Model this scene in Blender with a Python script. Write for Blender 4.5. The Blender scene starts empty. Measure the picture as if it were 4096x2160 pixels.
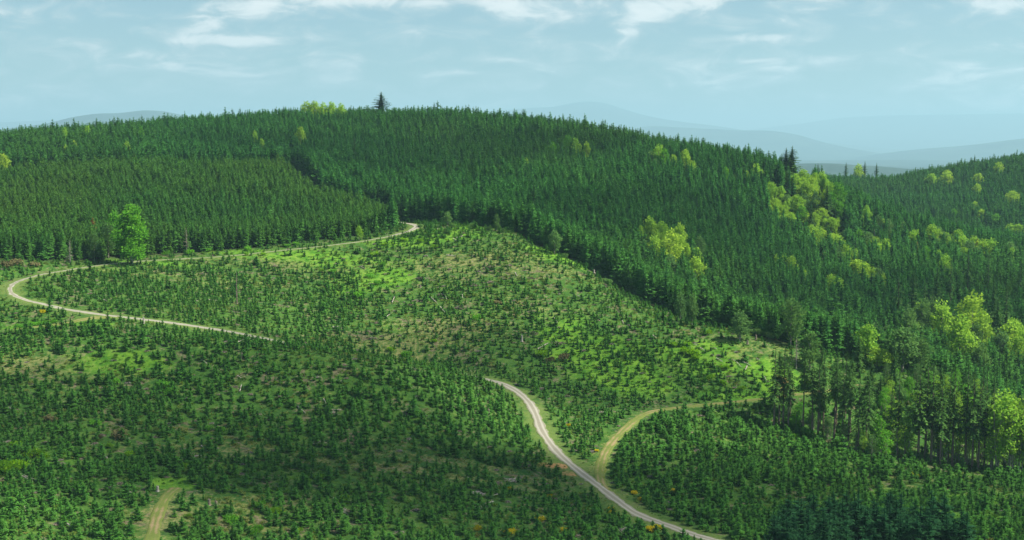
import bpy, math, random
import numpy as np
from mathutils import Vector, Euler
R = math.radians
SC = bpy.context.scene
COL = SC.collection
random.seed(7)
# ------------------------------------------------------------------ camera, sky, sun, exposure
PITCH = math.atan(120 / 1236.0)
cam_d = bpy.data.cameras.new("camera"); cam = bpy.data.objects.new("camera", cam_d); COL.objects.link(cam)
cam.location = (0, 0, 0); cam.rotation_euler = (R(90) - PITCH, 0, 0)
cam_d.sensor_width = 36; cam_d.lens = 1236 / 1024 * 36; cam_d.clip_start = 1; cam_d.clip_end = 90000
SC.camera = cam
SUN_EL, SUN_AZ = 50.0, 102.0          # azimuth measured from +Y (view direction) towards +X
world = bpy.data.worlds.new("World"); SC.world = world; world.use_nodes = True
SUN_DIR = Vector((math.sin(R(SUN_AZ)) * math.cos(R(SUN_EL)), math.cos(R(SUN_AZ)) * math.cos(R(SUN_EL)), math.sin(R(SUN_EL))))
sun_d = bpy.data.lights.new("sun", 'SUN'); sun_d.energy = 5.0; sun_d.angle = R(0.6); sun_d.color = (1.0, 0.93, 0.76)
sun = bpy.data.objects.new("sun", sun_d); COL.objects.link(sun)
sun.rotation_euler = SUN_DIR.to_track_quat('Z', 'Y').to_euler(); sun.location = SUN_DIR * 3000
SC.view_settings.view_transform = 'Standard'; SC.view_settings.look = 'None'
SC.view_settings.exposure = 1.16; SC.view_settings.gamma = 1.0
SC.cycles.max_bounces = 5; SC.cycles.diffuse_bounces = 2; SC.cycles.transmission_bounces = 3
SC.cycles.volume_bounces = 0; SC.cycles.transparent_max_bounces = 8
SC.cycles.use_denoising = True


class NT:
    """small helper for node trees"""
    def __init__(s, tree): s.t = tree; s.t.nodes.clear()
    def n(s, typ, ins=None, **kw):
        nd = s.t.nodes.new(typ)
        for k, v in kw.items(): setattr(nd, k, v)
        for k, v in (ins or {}).items():
            sock = nd.inputs[k]
            if isinstance(v, bpy.types.NodeSocket): s.t.links.new(v, sock)
            else: sock.default_value = v
        return nd
    def math(s, op, a, b=0.5, c=None, clamp=False):
        nd = s.n('ShaderNodeMath', operation=op, use_clamp=clamp)
        for i, v in enumerate((a, b) if c is None else (a, b, c)):
            if isinstance(v, bpy.types.NodeSocket): s.t.links.new(v, nd.inputs[i])
            else: nd.inputs[i].default_value = v
        return nd.outputs[0]
    def mix(s, f, a, b, blend='MIX'):
        nd = s.n('ShaderNodeMix', data_type='RGBA', blend_type=blend)
        for sock, v in ((nd.inputs[0], f), (nd.inputs[6], a), (nd.inputs[7], b)):
            if isinstance(v, bpy.types.NodeSocket): s.t.links.new(v, sock)
            elif isinstance(v, (int, float)): sock.default_value = v
            else: sock.default_value = (*v, 1) if len(v) == 3 else v
        return nd.outputs[2]
    def noise(s, vec, scale, detail=4, rough=0.55, dist=0.0):
        nd = s.n('ShaderNodeTexNoise', {'Scale': scale, 'Detail': detail, 'Roughness': rough, 'Distortion': dist})
        if vec is not None: s.t.links.new(vec, nd.inputs['Vector'])
        return nd.outputs['Fac']
    def ramp(s, f, lo, hi):
        nd = s.n('ShaderNodeMapRange', {'Value': f, 'From Min': lo, 'From Max': hi}, clamp=True, interpolation_type='SMOOTHSTEP')
        return nd.outputs[0]
    def attr(s, name, typ='GEOMETRY'):
        return s.n('ShaderNodeAttribute', attribute_name=name, attribute_type=typ)


SKY_STRENGTH = 0.050
def make_world():
    w = NT(world.node_tree)
    sky = w.n('ShaderNodeTexSky', sky_type='NISHITA', sun_disc=False, sun_elevation=R(SUN_EL), sun_rotation=R(SUN_AZ),
              altitude=300, air_density=1.0, dust_density=1.2, ozone_density=1.6)
    col = w.mix(1.0, sky.outputs[0], (0.87, 0.97, 0.95), 'MULTIPLY')
    tc = w.n('ShaderNodeTexCoord').outputs['Generated']
    sx = w.n('ShaderNodeSeparateXYZ', {0: tc})
    x, y, z = sx.outputs
    zc = w.math('ADD', w.math('MAXIMUM', z, 0.0), 0.035)
    u = w.math('DIVIDE', x, zc); v = w.math('DIVIDE', y, zc)
    p = w.n('ShaderNodeCombineXYZ', {0: u, 1: v, 2: 3.3}).outputs[0]
    p2 = w.n('ShaderNodeMapping', {'Vector': p, 'Scale': (1.0, 0.62, 1.0), 'Location': (2.4, 0.8, 0)}).outputs[0]
    big = w.noise(p2, 0.42, 6, 0.56, 0.5)
    sml = w.noise(p2, 1.3, 7, 0.62, 0.6)
    # where the banks of cloud lie (azimuth, elevation in slope units)
    az = w.math('DIVIDE', x, y); el = w.math('DIVIDE', z, y)
    q = w.n('ShaderNodeCombineXYZ', {0: w.math('MULTIPLY', az, 21.0), 1: w.math('MULTIPLY', el, 58.0), 2: 1.7}).outputs[0]
    wisp = w.noise(q, 1.0, 8, 0.64, 0.7)
    dens = w.math('ADD', w.math('ADD', w.math('MULTIPLY', big, 0.12), w.math('MULTIPLY', sml, 0.16)), w.math('MULTIPLY', wisp, 0.72))
    acc = None
    for (px, py, rx, ry, s) in CLOUD_BANKS:
        a0, e0 = (px - 512) / 1236.0, (150 - py) / 1236.0
        dx = w.math('DIVIDE', w.math('SUBTRACT', az, a0), rx / 1236.0)
        dy = w.math('DIVIDE', w.math('SUBTRACT', el, e0), ry / 1236.0)
        d = w.math('ADD', w.math('MULTIPLY', dx, dx), w.math('MULTIPLY', dy, dy))
        g = w.math('MULTIPLY', w.math('POWER', 2.718, w.math('MULTIPLY', d, -1.0)), s)
        acc = g if acc is None else w.math('ADD', acc, g)
    dens = w.math('ADD', dens, w.math('MULTIPLY', acc, 0.13))
    q2 = w.n('ShaderNodeCombineXYZ', {0: w.math('MULTIPLY', az, 7.0), 1: w.math('MULTIPLY', el, 24.0), 2: 8.1}).outputs[0]
    broad = w.noise(q2, 1.0, 4, 0.5, 0.8)
    dens = w.math('ADD', dens, w.math('MULTIPLY', w.math('SUBTRACT', broad, 0.5), 0.34))
    veil = w.ramp(dens, 0.44, 0.64)
    core = w.ramp(dens, 0.55, 0.72)
    c1 = w.mix(w.math('MULTIPLY', veil, 0.75), col, (6.4, 6.9, 6.9))
    c2 = w.mix(w.math('MULTIPLY', core, 0.85), c1, (11.0, 10.5, 10.0))
    lp = w.n('ShaderNodeBackground', {'Color': c2, 'Strength': SKY_STRENGTH})
    w.n('ShaderNodeOutputWorld', {'Surface': lp.outputs[0]})

CLOUD_BANKS = [(262, 12, 40, 9, 1.2), (210, 26, 18, 8, .9), (215, 42, 60, 5, 1.3), (250, 44, 25, 5, .6), (340, 62, 45, 5, .5),
               (330, 3, 60, 5, .9), (430, 6, 90, 8, .9), (520, 12, 40, 18, 1.2), (560, 22, 30, 12, .8), (640, 12, 35, 14, 1.3),
               (700, 3, 40, 10, 1.3), (632, 33, 14, 5, 1.2), (730, 28, 25, 8, .9), (745, 40, 60, 5, 1.1), (800, 10, 25, 12, .6),
               (30, 8, 80, 8, .3), (40, 58, 60, 7, .3), (120, 70, 60, 6, .3), (175, 66, 14, 3, .8), (556, 72, 14, 5, .6),
               (760, 62, 80, 3, .5), (965, 68, 16, 5, .9), (1010, 50, 30, 7, .5), (1010, 8, 50, 8, .6), (820, 80, 90, 3, .5),
               (500, 62, 70, 4, .4), (930, 90, 60, 4, .3)]
make_world()

# ------------------------------------------------------------------ terrain
CP, SP = math.cos(PITCH), math.sin(PITCH)
def ray(px, py):
    u = (px - 512) / 1236.0; v = (270 - py) / 1236.0
    dy = CP + v * SP
    return u / dy, (-SP + v * CP) / dy           # dx/dY , dz/dY
def pix(px, py, Y, drop=0.0):
    a, b = ray(px, py); return (a * Y, Y, b * Y - drop)
def project(x, y, z):
    f = y * CP - z * SP; up = y * SP + z * CP
    return 512 + 1236 * x / f, 270 - 1236 * up / f

CTRL = []
def C(px, py, Y, drop=0.0): CTRL.append(pix(px, py, Y, drop))
def CW(x, y, z): CTRL.append((x, y, z))
for a in [(0, 540, 300), (256, 540, 310), (512, 540, 325), (760, 540, 325), (1024, 540, 292), (-250, 540, 300), (1250, 540, 280),
          (0, 480, 340), (256, 480, 350), (420, 480, 362), (596, 489, 380), (0, 430, 385), (256, 430, 395), (430, 430, 400), (-250, 440, 380),
          # lower road
          (10, 291, 520), (80, 310, 500), (140, 320, 490), (255, 336, 480), (290, 343, 480), (345, 359, 492), (400, 371, 496), (445, 378, 490), (478, 376, 475), (509, 386, 466),
          (529, 402, 450), (541, 429, 424), (561, 457, 402), (636, 513, 352), (700, 540, 330),
          # shoulder just this side of the road
          (0, 328, 480), (80, 330, 470), (180, 345, 455), (285, 349, 455), (305, 351, 450), (350, 354, 446), (400, 361, 445), (440, 367, 447), (467, 373, 452), (470, 400, 436), (400, 385, 425), (0, 370, 435), (150, 385, 430), (300, 400, 420),
          (-200, 330, 470),
          # upper road
          (36, 275, 545), (80, 268, 570), (159, 260, 598), (278, 250, 620), (340, 244, 632), (378, 239, 642), (410, 231, 660), (416, 226, 682), (402, 222, 702),
          # clearing
          (150, 292, 535), (255, 300, 545), (255, 272, 590), (400, 300, 560), (400, 265, 605), (400, 335, 515), (477, 340, 510), (477, 290, 560), (477, 250, 612),
          (493, 225, 650), (517, 234, 640), (570, 255, 610), (570, 300, 550), (570, 345, 505), (600, 275, 598), (620, 287, 585), (660, 305, 560), (695, 322, 540),
          (750, 332, 515), (773, 346, 500), (650, 345, 505), (700, 365, 488), (773, 382, 475), (600, 385, 472), (650, 409, 446), (700, 405, 455), (755, 402, 460),
          (791, 394, 466), (636, 420, 432), (601, 449, 408), (604, 470, 392), (560, 410, 455),
          # right plantation
          (700, 430, 430), (700, 480, 378), (780, 428, 442), (871, 458, 425), (1024, 480, 415), (780, 480, 380), (850, 500, 365), (940, 500, 372), (1024, 510, 350),
          (1200, 490, 400),
          # behind the groves
          (840, 400, 478), (880, 362, 505), (926, 380, 500), (880, 395, 480), (830, 358, 505)]:
    C(*a)
# ground under standing forest: canopy pixel, depth, tree height
for a in [(0, 262, 555, 0), (75, 262, 572, 0), (-200, 265, 540, 0),
          (150, 220, 650, 12), (150, 200, 690, 12), (150, 165, 780, 12), (0, 171, 760, 12), (294, 155, 830, 12), (0, 200, 680, 12), (300, 210, 690, 12),
          (338, 191, 725, 13), (250, 180, 745, 12),
          (150, 144, 850, 18), (0, 155, 820, 18), (300, 148, 860, 18),
          (0, 133, 900, 17), (91, 123, 950, 17), (171, 116, 1000, 17), (302, 107, 1050, 17), (433, 105, 1080, 17), (557, 114, 1050, 17), (636, 126, 1000, 17),
          (736, 143, 950, 17), (799, 163, 900, 16), (-200, 150, 850, 17),
          (440, 196, 705, 15), (440, 160, 850, 16), (440, 125, 980, 17), (330, 165, 800, 18), (380, 200, 720, 15),
          (512, 200, 725, 16), (540, 215, 690, 15), (600, 200, 735, 16), (600, 245, 640, 16), (560, 150, 900, 16), (660, 165, 860, 16),
          (700, 200, 790, 16), (700, 255, 668, 16), (700, 297, 590, 16), (800, 250, 745, 17), (800, 300, 635, 17), (800, 335, 560, 15), (850, 330, 580, 16),
          (760, 180, 860, 16), (815, 178, 880, 15), (850, 230, 830, 16), (845, 200, 870, 15), (930, 215, 870, 16), (1024, 235, 870, 16), (1150, 250, 850, 16),
          (900, 290, 680, 18), (960, 300, 640, 20), (1024, 300, 650, 20), (960, 340, 560, 20), (1024, 380, 520, 22), (1150, 330, 620, 20), (1024, 265, 750, 17), (920, 250, 770, 17),
          # far right hillside
          (950, 212, 1130, 18), (1024, 205, 1100, 18), (860, 195, 1200, 18), (1024, 153, 1330, 17), (948, 163, 1380, 17), (888, 175, 1440, 17), (803, 172, 1450, 17), (1150, 140, 1300, 17),
          (950, 185, 1250, 18), (1024, 180, 1200, 18)]:
    C(*a)
for a in [(-600, 1300, -70), (-300, 1400, -60), (0, 1350, -40), (150, 1250, -70), (120, 1550, -90), (-600, 900, -15), (-650, 600, -55), (900, 1600, -80), (450, 1650, -95),
          (260, 1060, -80), (420, 1010, -95), (560, 1000, -98), (700, 1250, -40), (800, 900, -90), (700, 600, -105), (600, 400, -105), (400, 250, -80), (0, 200, -90), (-400, 200, -80), (-500, 420, -75)]:
    CW(*a)
CT = np.array(CTRL)
def tps_fit(P, z, lam):
    n = len(P); d = np.linalg.norm(P[:, None] - P[None], axis=2) / 500.0
    K = np.where(d > 0, d * d * np.log(d + 1e-12), 0) + lam * np.eye(n)
    A = np.zeros((n + 3, n + 3)); A[:n, :n] = K; A[:n, n] = 1; A[:n, n + 1:] = P / 500; A[n:, :n] = A[:n, n:].T
    return np.linalg.solve(A, np.concatenate([z, [0, 0, 0]]))
WT = tps_fit(CT[:, :2], CT[:, 2], 0.0015)
GX0, GX1, GY0, GY1, GS = -760.0, 1060.0, 130.0, 1750.0, 3.25
gx = np.arange(GX0, GX1 + 1e-6, GS); gy = np.arange(GY0, GY1 + 1e-6, GS)
NX, NY = len(gx), len(gy)
XX, YY = np.meshgrid(gx, gy)
ZZ = np.zeros_like(XX)
for i in range(NY):
    P = np.stack([XX[i], YY[i]], 1)
    d = np.linalg.norm(P[:, None] - CT[None, :, :2], axis=2) / 500.0
    U = np.where(d > 0, d * d * np.log(d + 1e-12), 0)
    ZZ[i] = U @ WT[:-3] + WT[-3] + P[:, 0] / 500 * WT[-2] + P[:, 1] / 500 * WT[-1]
def vnoise(x, y, seed):
    xi = np.floor(x).astype(int); yi = np.floor(y).astype(int); fx = x - xi; fy = y - yi
    fx = fx * fx * (3 - 2 * fx); fy = fy * fy * (3 - 2 * fy)
    def h(a, b):
        v = np.sin(a * 127.1 + b * 311.7 + seed * 74.7) * 43758.5453; return v - np.floor(v)
    return (h(xi, yi) * (1 - fx) + h(xi + 1, yi) * fx) * (1 - fy) + (h(xi, yi + 1) * (1 - fx) + h(xi + 1, yi + 1) * fx) * fy
def fbm(x, y, s, seed, o=4):
    r = 0; a = 1; t = 0
    for k in range(o): r = r + a * vnoise(x / s * 2 ** k, y / s * 2 ** k, seed + k); t += a; a *= .5
    return r / t - .5
NOISE = fbm(XX, YY, 70, 3) * 4.0 + fbm(XX, YY, 14, 9, 3) * 1.6
edge = np.clip(np.maximum.reduce([(YY - 1620) / 120, (GX0 + 90 - XX) / 90, (XX - GX1 + 90) / 90]), 0, 1)
edge = edge * edge * (3 - 2 * edge)
ZZ = ZZ * (1 - edge) + -165.0 * edge
def samp(A, x, y):
    fx = np.clip((np.asarray(x, float) - GX0) / GS, 0, NX - 1.001); fy = np.clip((np.asarray(y, float) - GY0) / GS, 0, NY - 1.001)
    i = fx.astype(int); j = fy.astype(int); fx = fx - i; fy = fy - j
    return (A[j, i] * (1 - fx) + A[j, i + 1] * fx) * (1 - fy) + (A[j + 1, i] * (1 - fx) + A[j + 1, i + 1] * fx) * fy
def H(x, y): return samp(ZZ, x, y)
def at(px, py, lift=0.0, y0=260.0, y1=1700.0):
    """the point of the terrain (raised by lift) seen in direction (px,py)"""
    a, b = ray(px, py); Y = np.arange(y0, y1, 1.0)
    m = (b * Y <= H(a * Y, Y) + lift)
    k = int(np.argmax(m)) if m.any() else len(Y) - 1
    return float(a * Y[k]), float(Y[k])

# ---- roads (centre lines as points on the ground)
def poly(pts):
    out = []
    for q in pts:
        if len(q) == 3: p = pix(*q); out.append((p[0], p[1]))
        else: out.append(at(*q))
    return np.array(out)
def smooth(P, step=2.0):
    P = np.asarray(P, float); n = len(P); out = []
    for i in range(n - 1):
        p0, p1, p2, p3 = P[max(i - 1, 0)], P[i], P[i + 1], P[min(i + 2, n - 1)]
        k = max(2, int(np.linalg.norm(p2 - p1) / step))
        for j in range(k):
            t = j / k
            out.append(.5 * ((2 * p1) + (-p0 + p2) * t + (2 * p0 - 5 * p1 + 4 * p2 - p3) * t * t + (-p0 + 3 * p1 - 3 * p2 + p3) * t ** 3))
    out.append(P[-1]); return np.array(out)
road_pts = smooth([pix(*q)[:2] for q in [(370, 213, 760), (385, 217, 738), (400, 221.5, 712), (411, 224, 694), (416.5, 227.5, 676), (410, 232, 660), (397, 236, 650), (378, 240, 642), (340, 244.5, 632), (278, 251, 620),
                          (220, 255.5, 610), (159, 261, 598), (110, 266, 580), (60, 271.5, 555), (30, 276, 541), (14, 282, 530), (10, 289, 520), (20, 297, 511), (45, 304, 505), (80, 311, 498), (140, 320, 490), (200, 328, 484), (255, 336, 480),
                          (290, 343.5, 480), (315, 350, 486), (345, 359, 492), (375, 366, 495), (400, 371, 496), (425, 375.5, 494), (450, 378, 488), (466, 377, 481), (478, 376, 475), (500, 382, 469), (517, 391, 460), (529, 402, 449), (536, 415, 437), (541, 429, 424), (549, 443, 413), (561, 457, 402), (577, 473, 391),
                          (596, 489, 379), (616, 502, 365), (636, 513, 352), (665, 526, 342), (700, 540, 330), (730, 552, 322), (770, 570, 312)]])
tracks = {
    'dirt_track': (smooth([pix(*q)[:2] for q in [(612, 500, 369), (602, 488, 378), (600, 472, 391), (604, 456, 404), (614, 441, 416), (625, 429, 426), (633, 420, 433), (643, 412, 441), (660, 407, 447), (700, 404.5, 454), (740, 402, 459), (768, 398, 463), (792, 393, 468), (830, 386, 478), (860, 380, 487)]]), 3.3),
    'clearing_track': (smooth([pix(*q)[:2] for q in [(151, 548, 300), (154, 532, 312), (158, 518, 322), (163, 505, 331), (169, 495, 338), (176, 488, 343)]]), 3.2),
    'spur_track': (smooth([pix(*q)[:2] for q in [(118, 317, 493), (95, 318, 488), (70, 320, 483), (45, 323, 478), (14, 326, 475)]]), 4.6),
}
def nearest(P, X, Y):
    """distance to a polyline (given as dense points) and the index of the nearest point"""
    D = np.full(X.shape, 1e9); I = np.zeros(X.shape, int)
    for k, (a, b) in enumerate(P):
        d = (X - a) ** 2 + (Y - b) ** 2; m = d < D; D[m] = d[m]; I[m] = k
    return np.sqrt(D), I
_Dn, _ = nearest(road_pts, XX, YY)
for _P, _w in tracks.values(): _Dn = np.minimum(_Dn, nearest(_P, XX, YY)[0])
ZZ += NOISE * np.clip(_Dn / 45, .08, 1)
def carve(P, w):
    global ZZ
    z = H(P[:, 0], P[:, 1]); k = np.ones(13) / 13
    for _ in range(2): z = np.convolve(np.pad(z, 6, 'edge'), k, 'valid')
    jj = np.where((gy > P[:, 1].min() - 30) & (gy < P[:, 1].max() + 30))[0]; ii = np.where((gx > P[:, 0].min() - 30) & (gx < P[:, 0].max() + 30))[0]
    s = np.ix_(jj, ii); D, I = nearest(P[::1], XX[s], YY[s])
    t = np.clip((D - (w / 2 + 2.6)) / 9.0, 0, 1); t = t * t * (3 - 2 * t)
    ZZ[s] = z[I] * (1 - t) + ZZ[s] * t
    full = np.full(XX.shape, 1e9); full[s] = D
    return z, full
RW = 3.7
track_z = {}; DT = np.full(XX.shape, 1e9)
for k, (P, w) in tracks.items():
    z, d = carve(P, w); track_z[k] = z; DT = np.minimum(DT, d - w / 2)
road_z, DR = carve(road_pts, RW); DR = DR - RW / 2

# ---- zones
def inpoly(X, Y, P):
    X = np.asarray(X, float); Y = np.asarray(Y, float); c = np.zeros(X.shape, bool); n = len(P)
    for i in range(n):
        x1, y1 = P[i]; x2, y2 = P[(i + 1) % n]
        if y1 == y2: continue
        c ^= ((y1 > Y) != (y2 > Y)) & (X < (x2 - x1) * (Y - y1) / (y2 - y1) + x1)
    return c
far_edge = [pix(*q)[:2] for q in [(-220, 262, 545), (0, 263, 560), (75, 262, 577), (159, 255, 612), (220, 250, 624), (278, 245.5, 634), (340, 239, 648), (378, 232, 660), (396, 226, 676), (399, 221, 712), (408, 219, 728), (424, 221, 715), (440, 222, 702), (470, 222, 672),
                                  (493, 223, 655), (517, 233, 642), (570, 253, 614), (600, 273, 600), (620, 286, 588), (660, 304, 563), (695, 320, 543), (725, 326, 530), (750, 331, 520), (775, 347, 505),
                                  (830, 354, 512), (880, 356, 516), (905, 370, 510), (935, 383, 505), (960, 395, 495), (975, 410, 470), (1060, 440, 440), (1300, 440, 440)]]
OPEN = np.array(far_edge + [(470, 330), (470, 120), (-900, 120), (-900, 545)])     # the felled and replanted ground
# the grassy, scrubby glade on the spur
GLADE = np.array([at(*q, 8) for q in [(800, 172), (812, 185), (830, 205), (845, 222), (838, 235), (822, 226), (805, 215), (786, 208), (772, 200), (766, 190), (782, 192), (795, 185)]])
GROVE1 = np.array([pix(*q)[:2] for q in [(771, 426, 446), (800, 432, 442), (840, 446, 434), (874, 458, 428), (880, 430, 455), (860, 415, 468), (815, 408, 472), (778, 405, 470)]])
BELT = np.array([pix(*q)[:2] for q in [(880, 440, 452), (930, 440, 452), (1100, 445, 440), (1100, 420, 505), (985, 405, 500), (930, 400, 500), (885, 400, 490)]])
GROVE2 = np.array([pix(*q)[:2] for q in [(886, 455, 432), (930, 464, 426), (985, 472, 420), (1060, 483, 414), (1060, 440, 450), (985, 432, 460), (930, 430, 458), (892, 430, 455)]])
LEFT = np.array([pix(*q)[:2] for q in [(-300, 262, 540), (0, 262, 555), (75, 262, 572), (159, 257, 605), (278, 247, 630), (378, 236, 655), (398, 224, 690), (404, 219, 735)]]
                + [(-122, 772), (-140, 800), (-150, 832), (-220, 832), (-330, 815), (-450, 770), (-700, 740)])
open_m = inpoly(XX, YY, OPEN); glade_m = inpoly(XX, YY, GLADE)
def blur(A, n=2):
    A = A.astype(float)
    for _ in range(n):
        A = (A + np.roll(A, 1, 0) + np.roll(A, -1, 0) + np.roll(A, 1, 1) + np.roll(A, -1, 1)) / 5
    return A
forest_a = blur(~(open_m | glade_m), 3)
verge_a = np.clip(1.25 - np.minimum(np.abs(DR), 1e3) / 4.0, 0, 1)
def spots(L):
    A = np.zeros(XX.shape)
    for (px, py, rx, ry, s) in L:
        x, y = at(px, py)
        A = np.maximum(A, s * np.exp(-(((XX - x) / rx) ** 2 + ((YY - y) / ry) ** 2)))
    return A
lush_a = spots([(575, 262, 26, 14, 1), (552, 252, 18, 10, 1), (563, 333, 18, 22, .9), (591, 350, 26, 20, 1), (618, 371, 26, 18, 1), (642, 387, 22, 14, .9), (377, 278, 26, 16, 1), (350, 290, 18, 12, .8), (540, 318, 20, 16, .6),
                (420, 241, 42, 12, 1), (460, 228, 35, 10, .9), (300, 256, 50, 12, .9), (330, 262, 30, 14, .8), (400, 262, 30, 10, .6), (123, 362, 30, 14, .9), (60, 325, 30, 5, 1), (30, 327, 22, 5, 1), (110, 270, 50, 8, .5), (120, 262, 70, 6, .9),
                (230, 252, 60, 5, .9), (180, 485, 12, 6, 1), (250, 468, 20, 6, .8), (690, 355, 24, 14, 1), (710, 368, 22, 12, .9), (770, 375, 16, 14, 1), (745, 398, 30, 8, .9), (60, 460, 30, 14, .6), (300, 480, 30, 12, .5),
                (960, 500, 60, 20, .9), (1000, 515, 40, 12, .8), (640, 472, 8, 14, .7), (395, 330, 20, 14, .6), (850, 505, 30, 8, .6)])
dry_a = spots([(350, 275, 28, 14, .8), (470, 262, 45, 16, .9), (440, 330, 30, 16, .9), (400, 345, 30, 14, .8), (540, 270, 30, 12, .8), (740, 350, 26, 16, .7), (765, 350, 16, 14, .5), (41, 366, 34, 14, .9), (90, 372, 26, 12, .7), (300, 262, 50, 14, .8),
               (200, 280, 50, 16, .5), (230, 450, 40, 8, .7), (400, 468, 60, 4, 1), (470, 466, 40, 4, .9), (170, 455, 30, 8, .6), (215, 522, 26, 10, 1), (240, 505, 26, 8, .7), (830, 470, 20, 10, .9), (870, 476, 26, 5, 1), (930, 490, 40, 10, .6),
               (560, 470, 10, 4, .9), (545, 312, 24, 10, .6), (690, 300, 30, 20, .4), (450, 280, 30, 12, .5), (505, 300, 24, 10, .6)])
dirt_a = spots([(555, 466, 7, 2.5, 1), (572, 474, 7, 2, 1), (785, 388, 6, 6, .75)])
_s = np.clip(1.3 - np.abs(DT) / 2.5, 0, 1)
lush_a = np.clip(lush_a, 0, 1); dry_a = np.clip(dry_a + .5 * _s, 0, 1)


def put_mesh(name, verts, faces, mats=(), smooth=True, midx=None, attrs=None):
    me = bpy.data.meshes.new(name)
    verts = np.asarray(verts, np.float32); faces = np.asarray(faces, np.int32)
    me.vertices.add(len(verts)); me.vertices.foreach_set('co', verts.ravel())
    n, k = faces.shape
    me.loops.add(n * k); me.loops.foreach_set('vertex_index', faces.ravel())
    me.polygons.add(n); me.polygons.foreach_set('loop_start', np.arange(0, n * k, k, dtype=np.int32))
    me.polygons.foreach_set('loop_total', np.full(n, k, np.int32))
    if midx is not None: me.polygons.foreach_set('material_index', np.asarray(midx, np.int32))
    me.polygons.foreach_set('use_smooth', np.full(n, smooth, bool))
    for a, v in (attrs or {}).items():
        at_ = me.attributes.new(a, 'FLOAT', 'POINT'); at_.data.foreach_set('value', np.asarray(v, np.float32).ravel())
    for m in mats: me.materials.append(m)
    me.update(calc_edges=True); me.validate(); return me
def obj(name, me, parent=None, loc=None, **props):
    o = bpy.data.objects.new(name, me); COL.objects.link(o)
    if parent is not None: o.parent = parent
    if loc is not None: o.location = loc
    for k, v in props.items(): o[k] = v
    return o
def material(name):
    m = bpy.data.materials.new(name); m.use_nodes = True; return m, NT(m.node_tree)

def ground_material():
    m, t = material('clearing_ground')
    pos = t.n('ShaderNodeNewGeometry').outputs['Position']
    A = lambda n: t.attr(n).outputs['Fac']
    n1 = t.noise(pos, 0.045, 5, .6); n2 = t.noise(pos, 0.22, 5, .65); n3 = t.noise(pos, 0.9, 4, .7); n4 = t.noise(pos, 0.11, 4, .6, 1.0)
    mixn = t.math('ADD', t.math('MULTIPLY', n2, .6), t.math('MULTIPLY', n3, .4))
    grass = t.mix(t.ramp(mixn, .36, .62), (0.018, 0.068, 0.011), (0.060, 0.132, 0.020))
    dryc = t.mix(t.ramp(n3, .35, .65), (0.10, 0.125, 0.036), (0.215, 0.20, 0.085))
    slash = t.mix(t.ramp(n3, .35, .68), (0.055, 0.045, 0.03), (0.17, 0.14, 0.095))
    lushc = t.mix(t.ramp(mixn, .38, .62), (0.036, 0.125, 0.010), (0.120, 0.245, 0.022))
    f_dry = t.math('MULTIPLY', t.ramp(t.math('ADD', t.math('MULTIPLY', A('dry'), .20), t.math('ADD', t.math('MULTIPLY', n2, .5), t.math('MULTIPLY', n3, .5))), .55, .76), .85)
    c = t.mix(f_dry, grass, dryc)
    f_sl = t.ramp(t.math('ADD', n4, t.math('MULTIPLY', n3, .35)), .72, .84)
    c = t.mix(t.math('MULTIPLY', f_sl, .8), c, slash)
    f_lush = t.ramp(t.math('ADD', t.math('MULTIPLY', A('lush'), .6), t.math('MULTIPLY', n1, .5)), .48, .74)
    f_lush = t.math('MULTIPLY', f_lush, t.math('SUBTRACT', 1.15, t.math('MULTIPLY', f_dry, .6)), clamp=True)
    c = t.mix(f_lush, c, lushc)
    c = t.mix(t.math('MULTIPLY', A('verge'), t.ramp(n2, .3, .55)), c, t.mix(n3, (0.06, 0.12, 0.022), (0.13, 0.16, 0.05)))
    c = t.mix(t.ramp(t.math('ADD', A('dirt'), t.math('MULTIPLY', n3, .5)), .6, .95), c, t.mix(n3, (0.24, 0.13, 0.05), (0.40, 0.25, 0.11)))
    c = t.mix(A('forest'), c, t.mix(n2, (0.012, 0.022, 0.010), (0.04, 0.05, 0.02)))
    bump = t.n('ShaderNodeBump', {'Strength': .6, 'Distance': .3, 'Height': t.math('ADD', n3, n2)})
    b = t.n('ShaderNodeBsdfPrincipled', {'Base Color': c, 'Roughness': .95, 'Specular IOR Level': .1, 'Normal': bump.outputs[0]})
    t.n('ShaderNodeOutputMaterial', {'Surface': b.outputs[0]}); return m
M_GROUND = ground_material()
V = np.stack([XX, YY, ZZ], 2).reshape(-1, 3)
idx = np.arange(NX * NY).reshape(NY, NX)
F = np.stack([idx[:-1, :-1], idx[:-1, 1:], idx[1:, 1:], idx[1:, :-1]], 2).reshape(-1, 4)
obj('terrain', put_mesh('terrain', V, F, [M_GROUND], attrs=dict(forest=forest_a, lush=lush_a, dry=dry_a, dirt=dirt_a, verge=verge_a)), kind='structure')

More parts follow.
